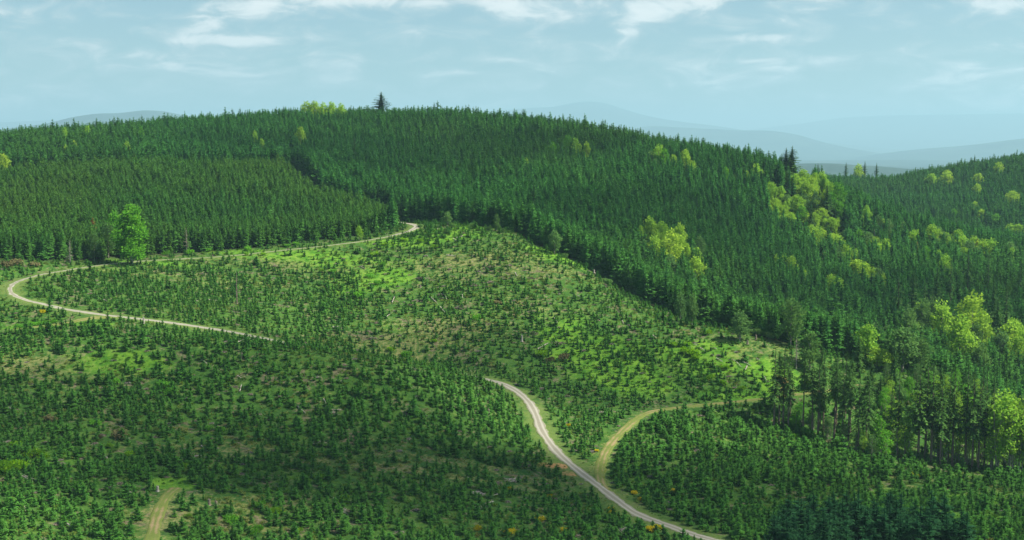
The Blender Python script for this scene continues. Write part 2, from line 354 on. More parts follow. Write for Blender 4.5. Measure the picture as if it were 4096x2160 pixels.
# ---- the country beyond, to the horizon
def far_country():
    m, t = material('far_country')
    pos = t.n('ShaderNodeNewGeometry').outputs['Position']
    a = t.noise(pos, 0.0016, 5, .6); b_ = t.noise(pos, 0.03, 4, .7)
    c = t.mix(t.ramp(a, .42, .6), (0.03, 0.058, 0.055), (0.05, 0.085, 0.072)); c = t.mix(t.ramp(b_, .4, .7), c, (0.02, 0.04, 0.025))  # bluish shift puts a little distance haze into the land colour
    b = t.n('ShaderNodeBsdfPrincipled', {'Base Color': c, 'Roughness': 1, 'Specular IOR Level': 0}); t.n('ShaderNodeOutputMaterial', {'Surface': b.outputs[0]})
    ridges = [(7500, .16, [(-300, 178), (300, 178), (700, 172), (780, 165), (801, 163), (832, 163), (853, 165), (880, 166.5), (905, 169), (950, 172), (1024, 175), (1300, 178)]),
              (23000, .10, [(600, 175), (840, 160), (868, 155), (884, 153), (919, 149), (955, 146), (984, 143), (1024, 138), (1200, 126), (1400, 135)]),
              (26000, .10, [(500, 150), (650, 126), (700, 129), (745, 131), (766, 130.5), (795, 134), (824, 143), (853, 149), (882, 154), (930, 158), (1024, 160), (1300, 165)]),
              (35000, .09, [(200, 150), (400, 125), (480, 113), (530, 108.5), (556, 107.5), (568, 104), (578, 102.5), (590, 102), (604, 103.5), (620, 109), (650, 117.5), (686, 123), (720, 127), (745, 131), (800, 140), (900, 150), (1300, 156)]),
              (45000, .09, [(600, 150), (740, 131), (795, 124), (839, 118), (880, 116), (912, 115.4), (1024, 113.5), (1200, 118), (1500, 130)]),
              (18000, .10, [(-400, 140), (-200, 128), (-60, 131), (0, 130), (52, 124), (70, 118.5), (90, 115), (105, 113.5), (122, 114), (140, 111), (155, 110.7), (168, 112), (185, 116), (250, 130), (350, 140), (600, 160)]),
              (40000, .10, [(-400, 120), (-200, 118), (0, 123), (60, 120.5), (100, 123), (180, 127), (300, 140)])]
    azs = np.linspace(-1.25, 1.25, 700); rs = np.exp(np.linspace(math.log(1500), math.log(52000), 380))
    AZ, RS = np.meshgrid(azs, rs)
    px = 512 + 1236 * np.tan(np.clip(AZ, -1.2, 1.2)); z = np.full(AZ.shape, -185.0)
    X = RS * np.sin(AZ); Y = RS * np.cos(AZ)
    z = z + fbm(X, Y, 900, 5) * 40
    for (D, w, prof) in ridges:
        p = np.array(prof); py = np.interp(px, p[:, 0], p[:, 1])
        for _ in range(3): py = (np.roll(py, 1, 1) + py + np.roll(py, -1, 1)) / 3
        top = (150 - py) / 1236 * D * np.cos(AZ) + 185
        top = top * (1 + .0 * AZ) + fbm(X, Y, D * .05, 11) * D * .0012
        zz = -185 + np.maximum(top, 0) * np.exp(-((RS - D) / (w * D)) ** 2)
        z = np.maximum(z, zz)
    V = np.stack([X, Y, z], 2).reshape(-1, 3); n, k = AZ.shape
    idx = np.arange(n * k).reshape(n, k); F = np.stack([idx[:-1, :-1], idx[:-1, 1:], idx[1:, 1:], idx[1:, :-1]], 2).reshape(-1, 4)
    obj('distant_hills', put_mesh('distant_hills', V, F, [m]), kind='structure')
    s = 53500; V = [(-s, -s, -210), (s, -s, -210), (s, s, -210), (-s, s, -210)]
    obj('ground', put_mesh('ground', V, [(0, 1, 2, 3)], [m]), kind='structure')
    return X, Y, z
far_country()

# ---- road ribbons
def ribbon(name, P, z, w, mat, lift):
    P = np.asarray(P); T = np.gradient(P, axis=0); T /= np.linalg.norm(T, axis=1)[:, None] + 1e-9; Nn = np.stack([T[:, 1], -T[:, 0]], 1)
    cols = np.array([-1.35, -1.0, -.8, -.6, -.4, -.2, 0, .2, .4, .6, .8, 1.0, 1.35]); n = len(P); k = len(cols)
    jag = 1 + .10 * np.sin(np.arange(n) * .7) + .08 * np.sin(np.arange(n) * 1.9 + 1)
    X = P[:, 0:1] + Nn[:, 0:1] * cols * w / 2 * jag[:, None]; Y = P[:, 1:2] + Nn[:, 1:2] * cols * w / 2 * jag[:, None]
    base = np.maximum(H(X, Y), z[:, None] - .3)
    crown = .10 * (1 - (cols / 1.35) ** 2)
    Z = np.maximum(base, z[:, None]) + lift + crown
    Z[:, 0] -= .45; Z[:, -1] -= .45
    s = np.cumsum(np.concatenate([[0], np.linalg.norm(np.diff(P, axis=0), axis=1)]))
    idx = np.arange(n * k).reshape(n, k); F = np.stack([idx[:-1, :-1], idx[1:, :-1], idx[1:, 1:], idx[:-1, 1:]], 2).reshape(-1, 4)
    me = put_mesh(name, np.stack([X, Y, Z], 2).reshape(-1, 3), F[:, ::-1], [mat], attrs=dict(across=np.tile(cols, (n, 1)), along=np.tile(s[:, None], (1, k))))
    obj(name, me, kind='structure')
def gravel():
    m, t = material('pale_gravel'); pos = t.n('ShaderNodeNewGeometry').outputs['Position']
    ac = t.math('ABSOLUTE', t.attr('across').outputs['Fac']); n = t.noise(pos, .8, 5, .7); n2 = t.noise(pos, .12, 3, .6)
    wheel = t.math('SUBTRACT', 1.0, t.ramp(t.math('ABSOLUTE', t.math('SUBTRACT', ac, .48)), .08, .30))
    c = t.mix(n, (0.15, 0.145, 0.115), (0.24, 0.225, 0.18)); c = t.mix(t.math('MULTIPLY', wheel, .75), c, t.mix(n2, (0.27, 0.265, 0.23), (0.36, 0.35, 0.305)))
    al = t.attr('along').outputs['Fac']; lane = t.math('MULTIPLY', t.ramp(al, 95, 130), t.math('SUBTRACT', 1.0, t.ramp(al, 330, 380)))
    c = t.mix(t.math('MULTIPLY', t.ramp(t.math('ADD', t.math('ADD', ac, t.math('MULTIPLY', lane, .42)), t.math('MULTIPLY', t.math('SUBTRACT', t.noise(pos, .35, 5, .7), .5), 1.7)), .78, 1.05), .95), c, (0.09, 0.14, 0.03))
    b = t.n('ShaderNodeBsdfPrincipled', {'Base Color': c, 'Roughness': .95, 'Specular IOR Level': .15}); t.n('ShaderNodeOutputMaterial', {'Surface': b.outputs[0]}); return m
def dirt():
    m, t = material('orange_dirt'); pos = t.n('ShaderNodeNewGeometry').outputs['Position']
    ac = t.math('ABSOLUTE', t.attr('across').outputs['Fac']); n = t.noise(pos, .9, 5, .7); n2 = t.noise(pos, .13, 4, .65)
    c = t.mix(n, (0.20, 0.15, 0.075), (0.31, 0.24, 0.14)); gr = t.mix(n, (0.06, 0.11, 0.02), (0.17, 0.19, 0.05))
    f = t.ramp(t.math('ADD', t.math('MULTIPLY', t.math('ABSOLUTE', t.math('SUBTRACT', ac, .45)), .34), t.math('ADD', t.math('MULTIPLY', n2, .70), t.math('MULTIPLY', n, .30))), .42, .62)
    c = t.mix(f, c, gr)
    b = t.n('ShaderNodeBsdfPrincipled', {'Base Color': c, 'Roughness': .95, 'Specular IOR Level': .1}); t.n('ShaderNodeOutputMaterial', {'Surface': b.outputs[0]}); return m
M_GRAVEL, M_DIRT = gravel(), dirt()
ribbon('gravel_road', road_pts, road_z, RW, M_GRAVEL, .10)
for k, (P, w) in tracks.items(): ribbon(k, P, track_z[k], w, M_DIRT, .07)

# ------------------------------------------------------------------ plant materials
def leaf_material(name, dark, light, tipc, transl=.25, trc=(0.25, 0.5, 0.08), tinted=None):
    m, t = material(name)
    rnd = t.n('ShaderNodeObjectInfo').outputs['Random']; tip = t.attr('tip').outputs['Fac']
    pos = t.n('ShaderNodeNewGeometry').outputs['Position']
    n = t.noise(pos, .55, 3, .6)
    c = t.mix(t.ramp(t.math('ADD', t.math('MULTIPLY', rnd, .6), t.math('MULTIPLY', n, .5)), .2, .85), dark, light)
    if tinted is not None:
        c = t.mix(t.attr('tint', 'INSTANCER').outputs['Fac'], c, tinted)
    c = t.mix(t.math('MULTIPLY', t.math('POWER', tip, 2.0), .75), c, tipc)
    d = t.n('ShaderNodeBsdfDiffuse', {'Color': c}); tr = t.n('ShaderNodeBsdfTranslucent', {'Color': t.mix(1.0, c, (*trc, 1), 'ADD') if False else t.mix(.5, c, trc)})
    mx = t.n('ShaderNodeMixShader', {0: transl, 1: d.outputs[0], 2: tr.outputs[0]})
    t.n('ShaderNodeOutputMaterial', {'Surface': mx.outputs[0]}); return m
def plain(name, a, b, scale=2.0, rough=.9):
    m, t = material(name); co = t.n('ShaderNodeTexCoord').outputs['Object']
    c = t.mix(t.ramp(t.noise(co, scale, 4, .6), .35, .65), a, b)
    p = t.n('ShaderNodeBsdfPrincipled', {'Base Color': c, 'Roughness': rough, 'Specular IOR Level': .2}); t.n('ShaderNodeOutputMaterial', {'Surface': p.outputs[0]}); return m
M_CON = leaf_material('conifer_needles', (0.012, 0.090, 0.026), (0.046, 0.190, 0.040), (0.11, 0.31, 0.048), .25, (0.09, 0.26, 0.04), (0.095, 0.165, 0.022))
M_FIR = leaf_material('young_fir_needles', (0.022, 0.115, 0.024), (0.056, 0.20, 0.034), (0.115, 0.30, 0.042), .22, (0.06, 0.20, 0.04), (0.055, 0.135, 0.024))
M_TALL = leaf_material('old_fir_needles', (0.026, 0.085, 0.024), (0.052, 0.135, 0.032), (0.10, 0.20, 0.040), .2, (0.06, 0.16, 0.03))
M_BRD = leaf_material('spring_leaves', (0.12, 0.28, 0.030), (0.20, 0.40, 0.040), (0.30, 0.48, 0.055), .42, (0.42, 0.70, 0.06), (0.31, 0.43, 0.040))
M_MAPLE = leaf_material('maple_leaves', (0.045, 0.19, 0.016), (0.085, 0.28, 0.020), (0.17, 0.38, 0.030), .38, (0.22, 0.55, 0.04))
M_DULL = leaf_material('dull_leaves', (0.045, 0.12, 0.035), (0.085, 0.19, 0.05), (0.13, 0.24, 0.06), .35, (0.2, 0.4, 0.08))
M_TUFT = leaf_material('low_brush', (0.022, 0.095, 0.012), (0.060, 0.155, 0.018), (0.10, 0.22, 0.025), .35, (0.15, 0.35, 0.03), (0.22, 0.21, 0.07))
M_BROOM = leaf_material('broom_flowers', (0.16, 0.20, 0.01), (0.50, 0.42, 0.01), (0.75, 0.58, 0.01), .3, (0.7, 0.6, 0.02))
M_LIME = leaf_material('lime_green_leaves', (0.07, 0.21, 0.008), (0.14, 0.32, 0.010), (0.24, 0.42, 0.015), .38, (0.3, 0.6, 0.02))
M_BROWNL = leaf_material('brown_twigs', (0.085, 0.085, 0.035), (0.15, 0.14, 0.06), (0.19, 0.17, 0.08), .2, (0.2, 0.2, 0.09))
M_RUST = leaf_material('rusty_needles', (0.17, 0.10, 0.035), (0.26, 0.15, 0.045), (0.36, 0.20, 0.06), .2, (0.28, 0.20, 0.06))
M_BARK = plain('brown_bark', (0.09, 0.07, 0.052), (0.19, 0.155, 0.12))
M_PALEBARK = plain('pale_bark', (0.16, 0.15, 0.125), (0.30, 0.28, 0.24))
M_DEAD = plain('bleached_wood', (0.19, 0.175, 0.15), (0.42, 0.39, 0.35))
M_GREYW = plain('grey_dead_wood', (0.13, 0.12, 0.10), (0.26, 0.24, 0.21))
M_STICK = plain('weathered_branches', (0.10, 0.085, 0.065), (0.26, 0.22, 0.18))

# ------------------------------------------------------------------ plant meshes
class Geo:
    def __init__(s): s.v = []; s.f = []; s.t = []
    def tri(s, a, b, c, ta=.3, tb=.3, tc=1.0):
        k = len(s.v); s.v += [a, b, c]; s.t += [ta, tb, tc]; s.f.append((k, k + 1, k + 2))
    def tube(s, P, Rr, n=5, tip=.0):
        """tapered tube of triangles along points P"""
        rings = []
        for i, (p, r) in enumerate(zip(P, Rr)):
            p = Vector(p); q = Vector(P[min(i + 1, len(P) - 1)]) - Vector(P[max(i - 1, 0)])
            q.normalize(); a = q.orthogonal().normalized(); b = q.cross(a)
            k = len(s.v)
            for j in range(n):
                th = 2 * math.pi * j / n; w = p + (a * math.cos(th) + b * math.sin(th)) * r
                s.v.append(tuple(w)); s.t.append(tip)
            rings.append(k)
        for a, b in zip(rings[:-1], rings[1:]):
            for j in range(n):
                j2 = (j + 1) % n
                s.f.append((a + j, a + j2, b + j2)); s.f.append((a + j, b + j2, b + j))
        for ring, rev in ((rings[0], True), (rings[-1], False)):
            for j in range(1, n - 1):
                s.f.append((ring, ring + j + 1, ring + j) if rev else (ring, ring + j, ring + j + 1))
    def mesh(s, name, mat): return put_mesh(name, s.v, s.f, [mat], False, attrs=dict(tip=s.t))
    def join(s, o, off=None):
        k = len(s.v); s.v += o.v; s.t += o.t; s.f += [(a + k, b + k, c + k) for a, b, c in o.f]
def merged(name, parts):
    v = []; f = []; t = []; mi = []; ms = []
    for g, m in parts:
        k = len(v); v += g.v; t += g.t; f += [(a + k, b + k, c + k) for a, b, c in g.f]; mi += [len(ms)] * len(g.f); ms.append(m)
    return put_mesh(name, v, f, ms, False, mi, dict(tip=t))

def conifer(rg, Ht, Rd, base=.06, whorls=14, nb=7, seg=3, droop=.25, ragged=.15, width=.34, power=.85, core=True):
    """crown and trunk geometry of one conifer"""
    cr = Geo(); tr = Geo(); lean = (rg.uniform(-.012, .012) * Ht, rg.uniform(-.012, .012) * Ht)
    ax = lambda h: (lean[0] * h * h, lean[1] * h * h)
    for i in range(whorls):
        t = (i + rg.uniform(.1, .9)) / whorls; t = t ** .92; h = base + (1 - base) * t * .97
        prof = (1 - t) ** power * (min(1, .78 + t * 2.2))
        r0 = Rd * max(prof, .09)
        for b in range(max(4, int(nb * (1 - .35 * t)))):
            a = rg.uniform(0, 2 * math.pi); L = r0 * rg.uniform(1 - 1.9 * ragged, 1 + ragged)
            if rg.random() < ragged * .35: continue
            up = (.20 + .55 * t) if t > .45 else .05
            ca, sa = math.cos(a), math.sin(a); z0 = h * Ht + rg.uniform(-.3, .3) * Ht / whorls; cx, cy = ax(h)
            def P(s_): return (cx + ca * L * s_, cy + sa * L * s_, z0 + L * (up * s_ - (droop + up * .35) * s_ * s_))
            for k in range(seg):
                s0 = .08 + .92 * k / seg; s1 = .08 + .92 * (k + 1) / seg; p0, p1 = P(s0), P(s1)
                w = L * width * (1.05 - s0 * .75) * rg.uniform(.7, 1.2)
                for sd in (-1, 1):
                    q = P(min(1, s0 + .75 * (s1 - s0)))
                    dz = w * rg.uniform(-.6, .12)
                    tipv = (q[0] - sa * sd * w, q[1] + ca * sd * w, q[2] + dz)
                    cr.tri(p0, p1, tipv, .15 + .5 * s0, .15 + .75 * s1, .4 + .6 * s1)
                if rg.random() < .45:
                    q = P(s1); cr.tri(p0, q, (q[0] * .95, q[1] * .95, q[2] - w * rg.uniform(.5, 1.0)), .2, .5, .5)
    # leader
    cx, cy = ax(1.0); hw = .0045 * Ht + .01
    cr.tube([(cx, cy, Ht * .88), (cx, cy, Ht * .95), (cx, cy, Ht * 1.0)], [hw * 1.6, hw, hw * .3], 4, .6)
    if core:
        n = 7; zs = [base + .03, base + .12, .45, .75, .93]
        cr.tube([(ax(z)[0], ax(z)[1], z * Ht) for z in zs], [Rd * (.20 if z < .2 else .30 * (1 - z)) * rg.uniform(.8, 1.1) for z in zs], n, .0)
    tb = Ht * .0125 + .05
    tr.tube([(0, 0, -.8), (0, 0, Ht * .15), (ax(.5)[0], ax(.5)[1], Ht * .5), (ax(.93)[0], ax(.93)[1], Ht * .93)], [tb * 1.15, tb, tb * .62, tb * .12], 6)
    return cr, tr

def broadleaf(rg, Ht, Wd, n_leaf=1500, base=.22, lobes=9, ls=.42, slim=1.0, stems=1):
    """leafy crown of many lobes carried on limbs; crown and trunk geometry"""
    cr = Geo(); tr = Geo(); cen = []
    for k in range(lobes):
        t = (k + .5) / lobes; z = Ht * (base + (1 - base) * (t * .82 + .10)); pr = math.sin(math.pi * min(1, .18 + t * .80)) ** .6
        a = k * 2.4 + rg.uniform(-.5, .5); rr = Wd * .5 * pr * rg.uniform(.30, .62) * (0.25 if k == lobes - 1 else 1)
        lr = Wd * .5 * rg.uniform(.40, .62) * (.65 + .35 * pr)
        cen.append((math.cos(a) * rr, math.sin(a) * rr, z, lr))
    tb = .016 * Ht + .05
    sp = [(0, 0)] if stems == 1 else [(rg.uniform(-1, 1) * Wd * .16, rg.uniform(-1, 1) * Wd * .16) for _ in range(stems)]
    for (a, b) in sp:
        q = 1.0 if stems == 1 else .5
        tr.tube([(a, b, -.8), (a * 1.1, b * 1.1, Ht * base), (a * 1.6, b * 1.6, Ht * .55), (a * 1.8, b * 1.8, Ht * .86)], [tb * 1.3 * q, tb * q, tb * .55 * q, tb * .15 * q], 6)
    for k, (x, y, z, lr) in enumerate(cen):
        a, b = sp[k % len(sp)]; z0 = max(Ht * base * .8, z - Ht * .28)
        tr.tube([(a, b, z0), ((a + x) * .45, (b + y) * .45, (z0 + z) * .5 - .1), (x, y, z)], [tb * .42 * (1 if stems == 1 else .6), tb * .28, tb * .08], 4)
    tot = sum(c[3] ** 2 for c in cen)
    for (x, y, z, lr) in cen:
        for _ in range(int(n_leaf * lr * lr / tot)):
            u = rg.uniform(-1, 1); th = rg.uniform(0, 2 * math.pi); s = math.sqrt(1 - u * u); rad = lr * (rg.random() ** .38) * rg.uniform(.82, 1.12)
            zz = u * rad * .85 * slim
            p = Vector((x + s * math.cos(th) * rad, y + s * math.sin(th) * rad, z + zz))
            d1 = Vector((rg.gauss(0, 1), rg.gauss(0, 1), rg.gauss(0, .55))).normalized(); d2 = d1.orthogonal().normalized()
            d2 = (d2 + Vector((rg.gauss(0, .4), rg.gauss(0, .4), rg.gauss(0, .3)))).normalized(); q = ls * rg.uniform(.6, 1.35)
            tt = rg.uniform(.1, .6) + (.4 if rad > lr * .85 else 0)
            cr.tri(tuple(p - d1 * q * .6), tuple(p + d2 * q), tuple(p + d1 * q * .6), tt, tt, tt)
            cr.tri(tuple(p + d2 * q), tuple(p + d2 * q + d1 * q * .7), tuple(p + d1 * q * .6), tt, tt, tt)
    return cr, tr
def shrub(rg, Ht, Wd, n=220, ls=.22):
    cr = Geo(); st = Geo()
    L = [(rg.uniform(-.3, .3) * Wd, rg.uniform(-.3, .3) * Wd, Ht * rg.uniform(.32, .62), rg.uniform(.26, .42)) for _ in range(5)]
    for (x, y, z, r) in L:
        st.tube([(x * .15, y * .15, -.25), (x * .6, y * .6, z * .5), (x, y, z)], [.05, .035, .012], 4)
        for _ in range(n // 5):
            u = rg.uniform(-.8, 1); th = rg.uniform(0, 6.283); s = math.sqrt(max(0, 1 - u * u)); q = rg.random() ** .35
            p = Vector((x + s * math.cos(th) * r * Wd * q, y + s * math.sin(th) * r * Wd * q, max(.04, z + u * r * Ht * 1.1 * q)))
            d1 = Vector((rg.gauss(0, 1), rg.gauss(0, 1), rg.gauss(0, .8))).normalized(); d2 = d1.orthogonal(); e = ls * rg.uniform(.6, 1.4); t = rg.uniform(.1, 1)
            cr.tri(tuple(p - d1 * e * .6), tuple(p + d2 * e), tuple(p + d1 * e * .6), t, t, t)
    return cr, st
def tuft(rg, Wd, Ht, n=16):
    g = Geo()
    for _ in range(n):
        a = rg.uniform(0, 6.283); r = Wd * rg.uniform(.05, .5); x, y = math.cos(a) * r, math.sin(a) * r; w = rg.uniform(.12, .3) * Wd * .6; b = rg.uniform(0, 6.283)
        o = rg.uniform(.2, .7) * Wd
        g.tri((x - math.cos(b) * w, y - math.sin(b) * w, -.1), (x + math.cos(b) * w, y + math.sin(b) * w, -.1), (x + math.cos(a) * o, y + math.sin(a) * o, Ht * rg.uniform(.5, 1.1)), .1, .1, rg.uniform(.4, 1))
    return g

rg = random.Random(3)
CON_P = [conifer(rg, 15, 3.2, .04, 18, 10, 3, .14, .2, .60, .50) for _ in range(5)] + [conifer(rg, 15, 2.8, .06, 18, 10, 3, .10, .28, .60, .45) for _ in range(3)]
CON = [(c.mesh('conifer_crown', M_CON), t.mesh('conifer_trunk', M_BARK), merged('conifer', [(c, M_CON), (t, M_BARK)])) for c, t in CON_P]
FIR_P = [conifer(rg, 3.0, 1.25, .03, 9, 11, 3, .0, .2, .62, .52) for _ in range(6)]
FIR = [merged('young_fir', [(c, M_FIR), (t, M_BARK)]) for c, t in FIR_P]
TUFTS = [tuft(rg, 1.3, .6).mesh('tuft', M_TUFT) for _ in range(4)] + [shrub(rg, .9, 1.5, 90, .2)[0].mesh('low_bush', M_TUFT) for _ in range(3)]

# ------------------------------------------------------------------ scattering as countless stuff
def gn_scatter(name, pts, rot, scl, var, tint, meshes, label):
    me = bpy.data.meshes.new(name); n = len(pts)
    me.vertices.add(n); me.vertices.foreach_set('co', np.asarray(pts, np.float32).ravel())
    for a, v, ty in (('tint', tint, 'FLOAT'), ('rz', rot, 'FLOAT'), ('var', var, 'INT')):
        at_ = me.attributes.new(a, ty, 'POINT'); at_.data.foreach_set('value', np.asarray(v, np.float32 if ty == 'FLOAT' else np.int32))
    at_ = me.attributes.new('scl', 'FLOAT_VECTOR', 'POINT'); at_.data.foreach_set('vector', np.asarray(scl, np.float32).ravel())
    o = obj(name, me, kind='stuff', label=label)
    g = bpy.data.node_groups.new(name, 'GeometryNodeTree')
    g.interface.new_socket('Geometry', in_out='INPUT', socket_type='NodeSocketGeometry'); g.interface.new_socket('Geometry', in_out='OUTPUT', socket_type='NodeSocketGeometry')
    N = g.nodes; Lk = g.links.new; gi = N.new('NodeGroupInput'); go = N.new('NodeGroupOutput'); join = N.new('GeometryNodeJoinGeometry')
    def na(nm, ty):
        q = N.new('GeometryNodeInputNamedAttribute'); q.data_type = ty; q.inputs['Name'].default_value = nm; return q.outputs['Attribute']
    cx = N.new('ShaderNodeCombineXYZ'); Lk(na('rz', 'FLOAT'), cx.inputs[2])
    e2r = N.new('FunctionNodeEulerToRotation'); Lk(cx.outputs[0], e2r.inputs[0])
    for k, mesh in enumerate(meshes):
        src = bpy.data.objects.new('source_' + name, mesh)      # not linked to the scene
        oi = N.new('GeometryNodeObjectInfo'); oi.inputs['Object'].default_value = src; oi.inputs['As Instance'].default_value = True
        cmp = N.new('FunctionNodeCompare'); cmp.data_type = 'INT'; cmp.operation = 'EQUAL'; Lk(na('var', 'INT'), cmp.inputs[2]); cmp.inputs[3].default_value = k
        ip = N.new('GeometryNodeInstanceOnPoints'); Lk(gi.outputs[0], ip.inputs['Points']); Lk(cmp.outputs[0], ip.inputs['Selection']); Lk(oi.outputs['Geometry'], ip.inputs['Instance'])
        Lk(e2r.outputs[0], ip.inputs['Rotation']); Lk(na('scl', 'FLOAT_VECTOR'), ip.inputs['Scale']); Lk(ip.outputs[0], join.inputs[0])
    Lk(join.outputs[0], go.inputs[0])
    md = o.modifiers.new('scatter', 'NODES'); md.node_group = g
    return o

rn = np.random.default_rng(5)
def jitter(x0, x1, y0, y1, s, j=.42):
    X, Y = np.meshgrid(np.arange(x0, x1, s), np.arange(y0, y1, s)); X = X + (np.arange(X.shape[0]) % 2)[:, None] * s * .5
    X = X + rn.uniform(-j, j, X.shape) * s; Y = Y + rn.uniform(-j, j, Y.shape) * s
    return X.ravel(), Y.ravel()
def in_view(X, Y, lift, m=240):
    Z = H(X, Y) + lift; px, py = project(X, Y, Z)
    return (px > -m) & (px < 1024 + m) & (py < 540 + 60)
def gap(X, Y, dr, dt):
    return (samp(np.minimum(DR, 1e3), X, Y) > dr) & (samp(np.minimum(DT, 1e3), X, Y) > dt)
EXCL = []      # (x, y, r) kept clear of scattered trees, filled by the placed trees below
def clear_of(X, Y, L):
    k = np.ones(X.shape, bool)
    for (a, b, r) in L: k &= (X - a) ** 2 + (Y - b) ** 2 > r * r
    return k
def hidden(X, Y, Ht):
    """True where the tree top lies behind terrain raised by the canopy as seen from the camera's surroundings"""
    Z = H(X, Y) + Ht; hid = np.zeros(X.shape, bool)
    for t in np.linspace(.35, .985, 60):
        xx, yy = X * t, Y * t
        hid |= (H(xx, yy) > Z * t + 6) & (yy > 260)
    return hid

# ---- broadleaf trees (placed one by one)
counts = {}
def tree_thing(name, meshes, x, y, s, label, cat, group, rz=None, sz=None, tint=0.0, z=None, parts=('crown', 'trunk')):
    e = bpy.data.objects.new(name, None); COL.objects.link(e); e.empty_display_size = 1
    e.location = (x, y, float(H(x, y)) if z is None else z); e.rotation_euler = (0, 0, random.uniform(0, 6.28) if rz is None else rz)
    e.scale = (s, s, s if sz is None else sz)
    e['label'] = label; e['category'] = cat
    if group: e['group'] = group
    for me, nm in zip(meshes, parts):
        c = bpy.data.objects.new(nm, me); COL.objects.link(c); c.parent = e
        if tint: c['tint'] = float(tint)
    return e
ORD = ['leftmost', 'second from left', 'third from left', 'fourth from left', 'fifth from left', 'sixth from left', 'seventh from left', 'eighth from left', 'ninth from left',
       'tenth from left', 'eleventh from left', 'twelfth from left']
WORDS = ['no', 'one', 'two', 'three', 'four', 'five', 'six', 'seven', 'eight', 'nine', 'ten', 'eleven', 'twelve']
def ordinals(items, noun, where):
    """items sorted by x get labels that single each out"""
    items = sorted(items, key=lambda q: q[0]); n = len(items); out = []
    for i, q in enumerate(items):
        if n == 1: lab = f"{noun[0]} {where}"
        else:
            w = ORD[i] if i < n - 1 or i == 0 else 'rightmost'
            lab = f"{w} of {WORDS[n]} {noun[1]} {where}"
        out.append((q, lab))
    for q, l in out:
        if len(l.replace('-', ' ').split()) > 16: print('LONG', l)
    return out

BRD_P = [broadleaf(rg, 14, 10, 1500, .15, 10, .50) for _ in range(4)]
BRDM = [[(c.mesh('leafy_crown', m), t.mesh('limbs', M_PALEBARK)) for c, t in BRD_P] for m in (M_BRD, M_MAPLE, M_DULL)]
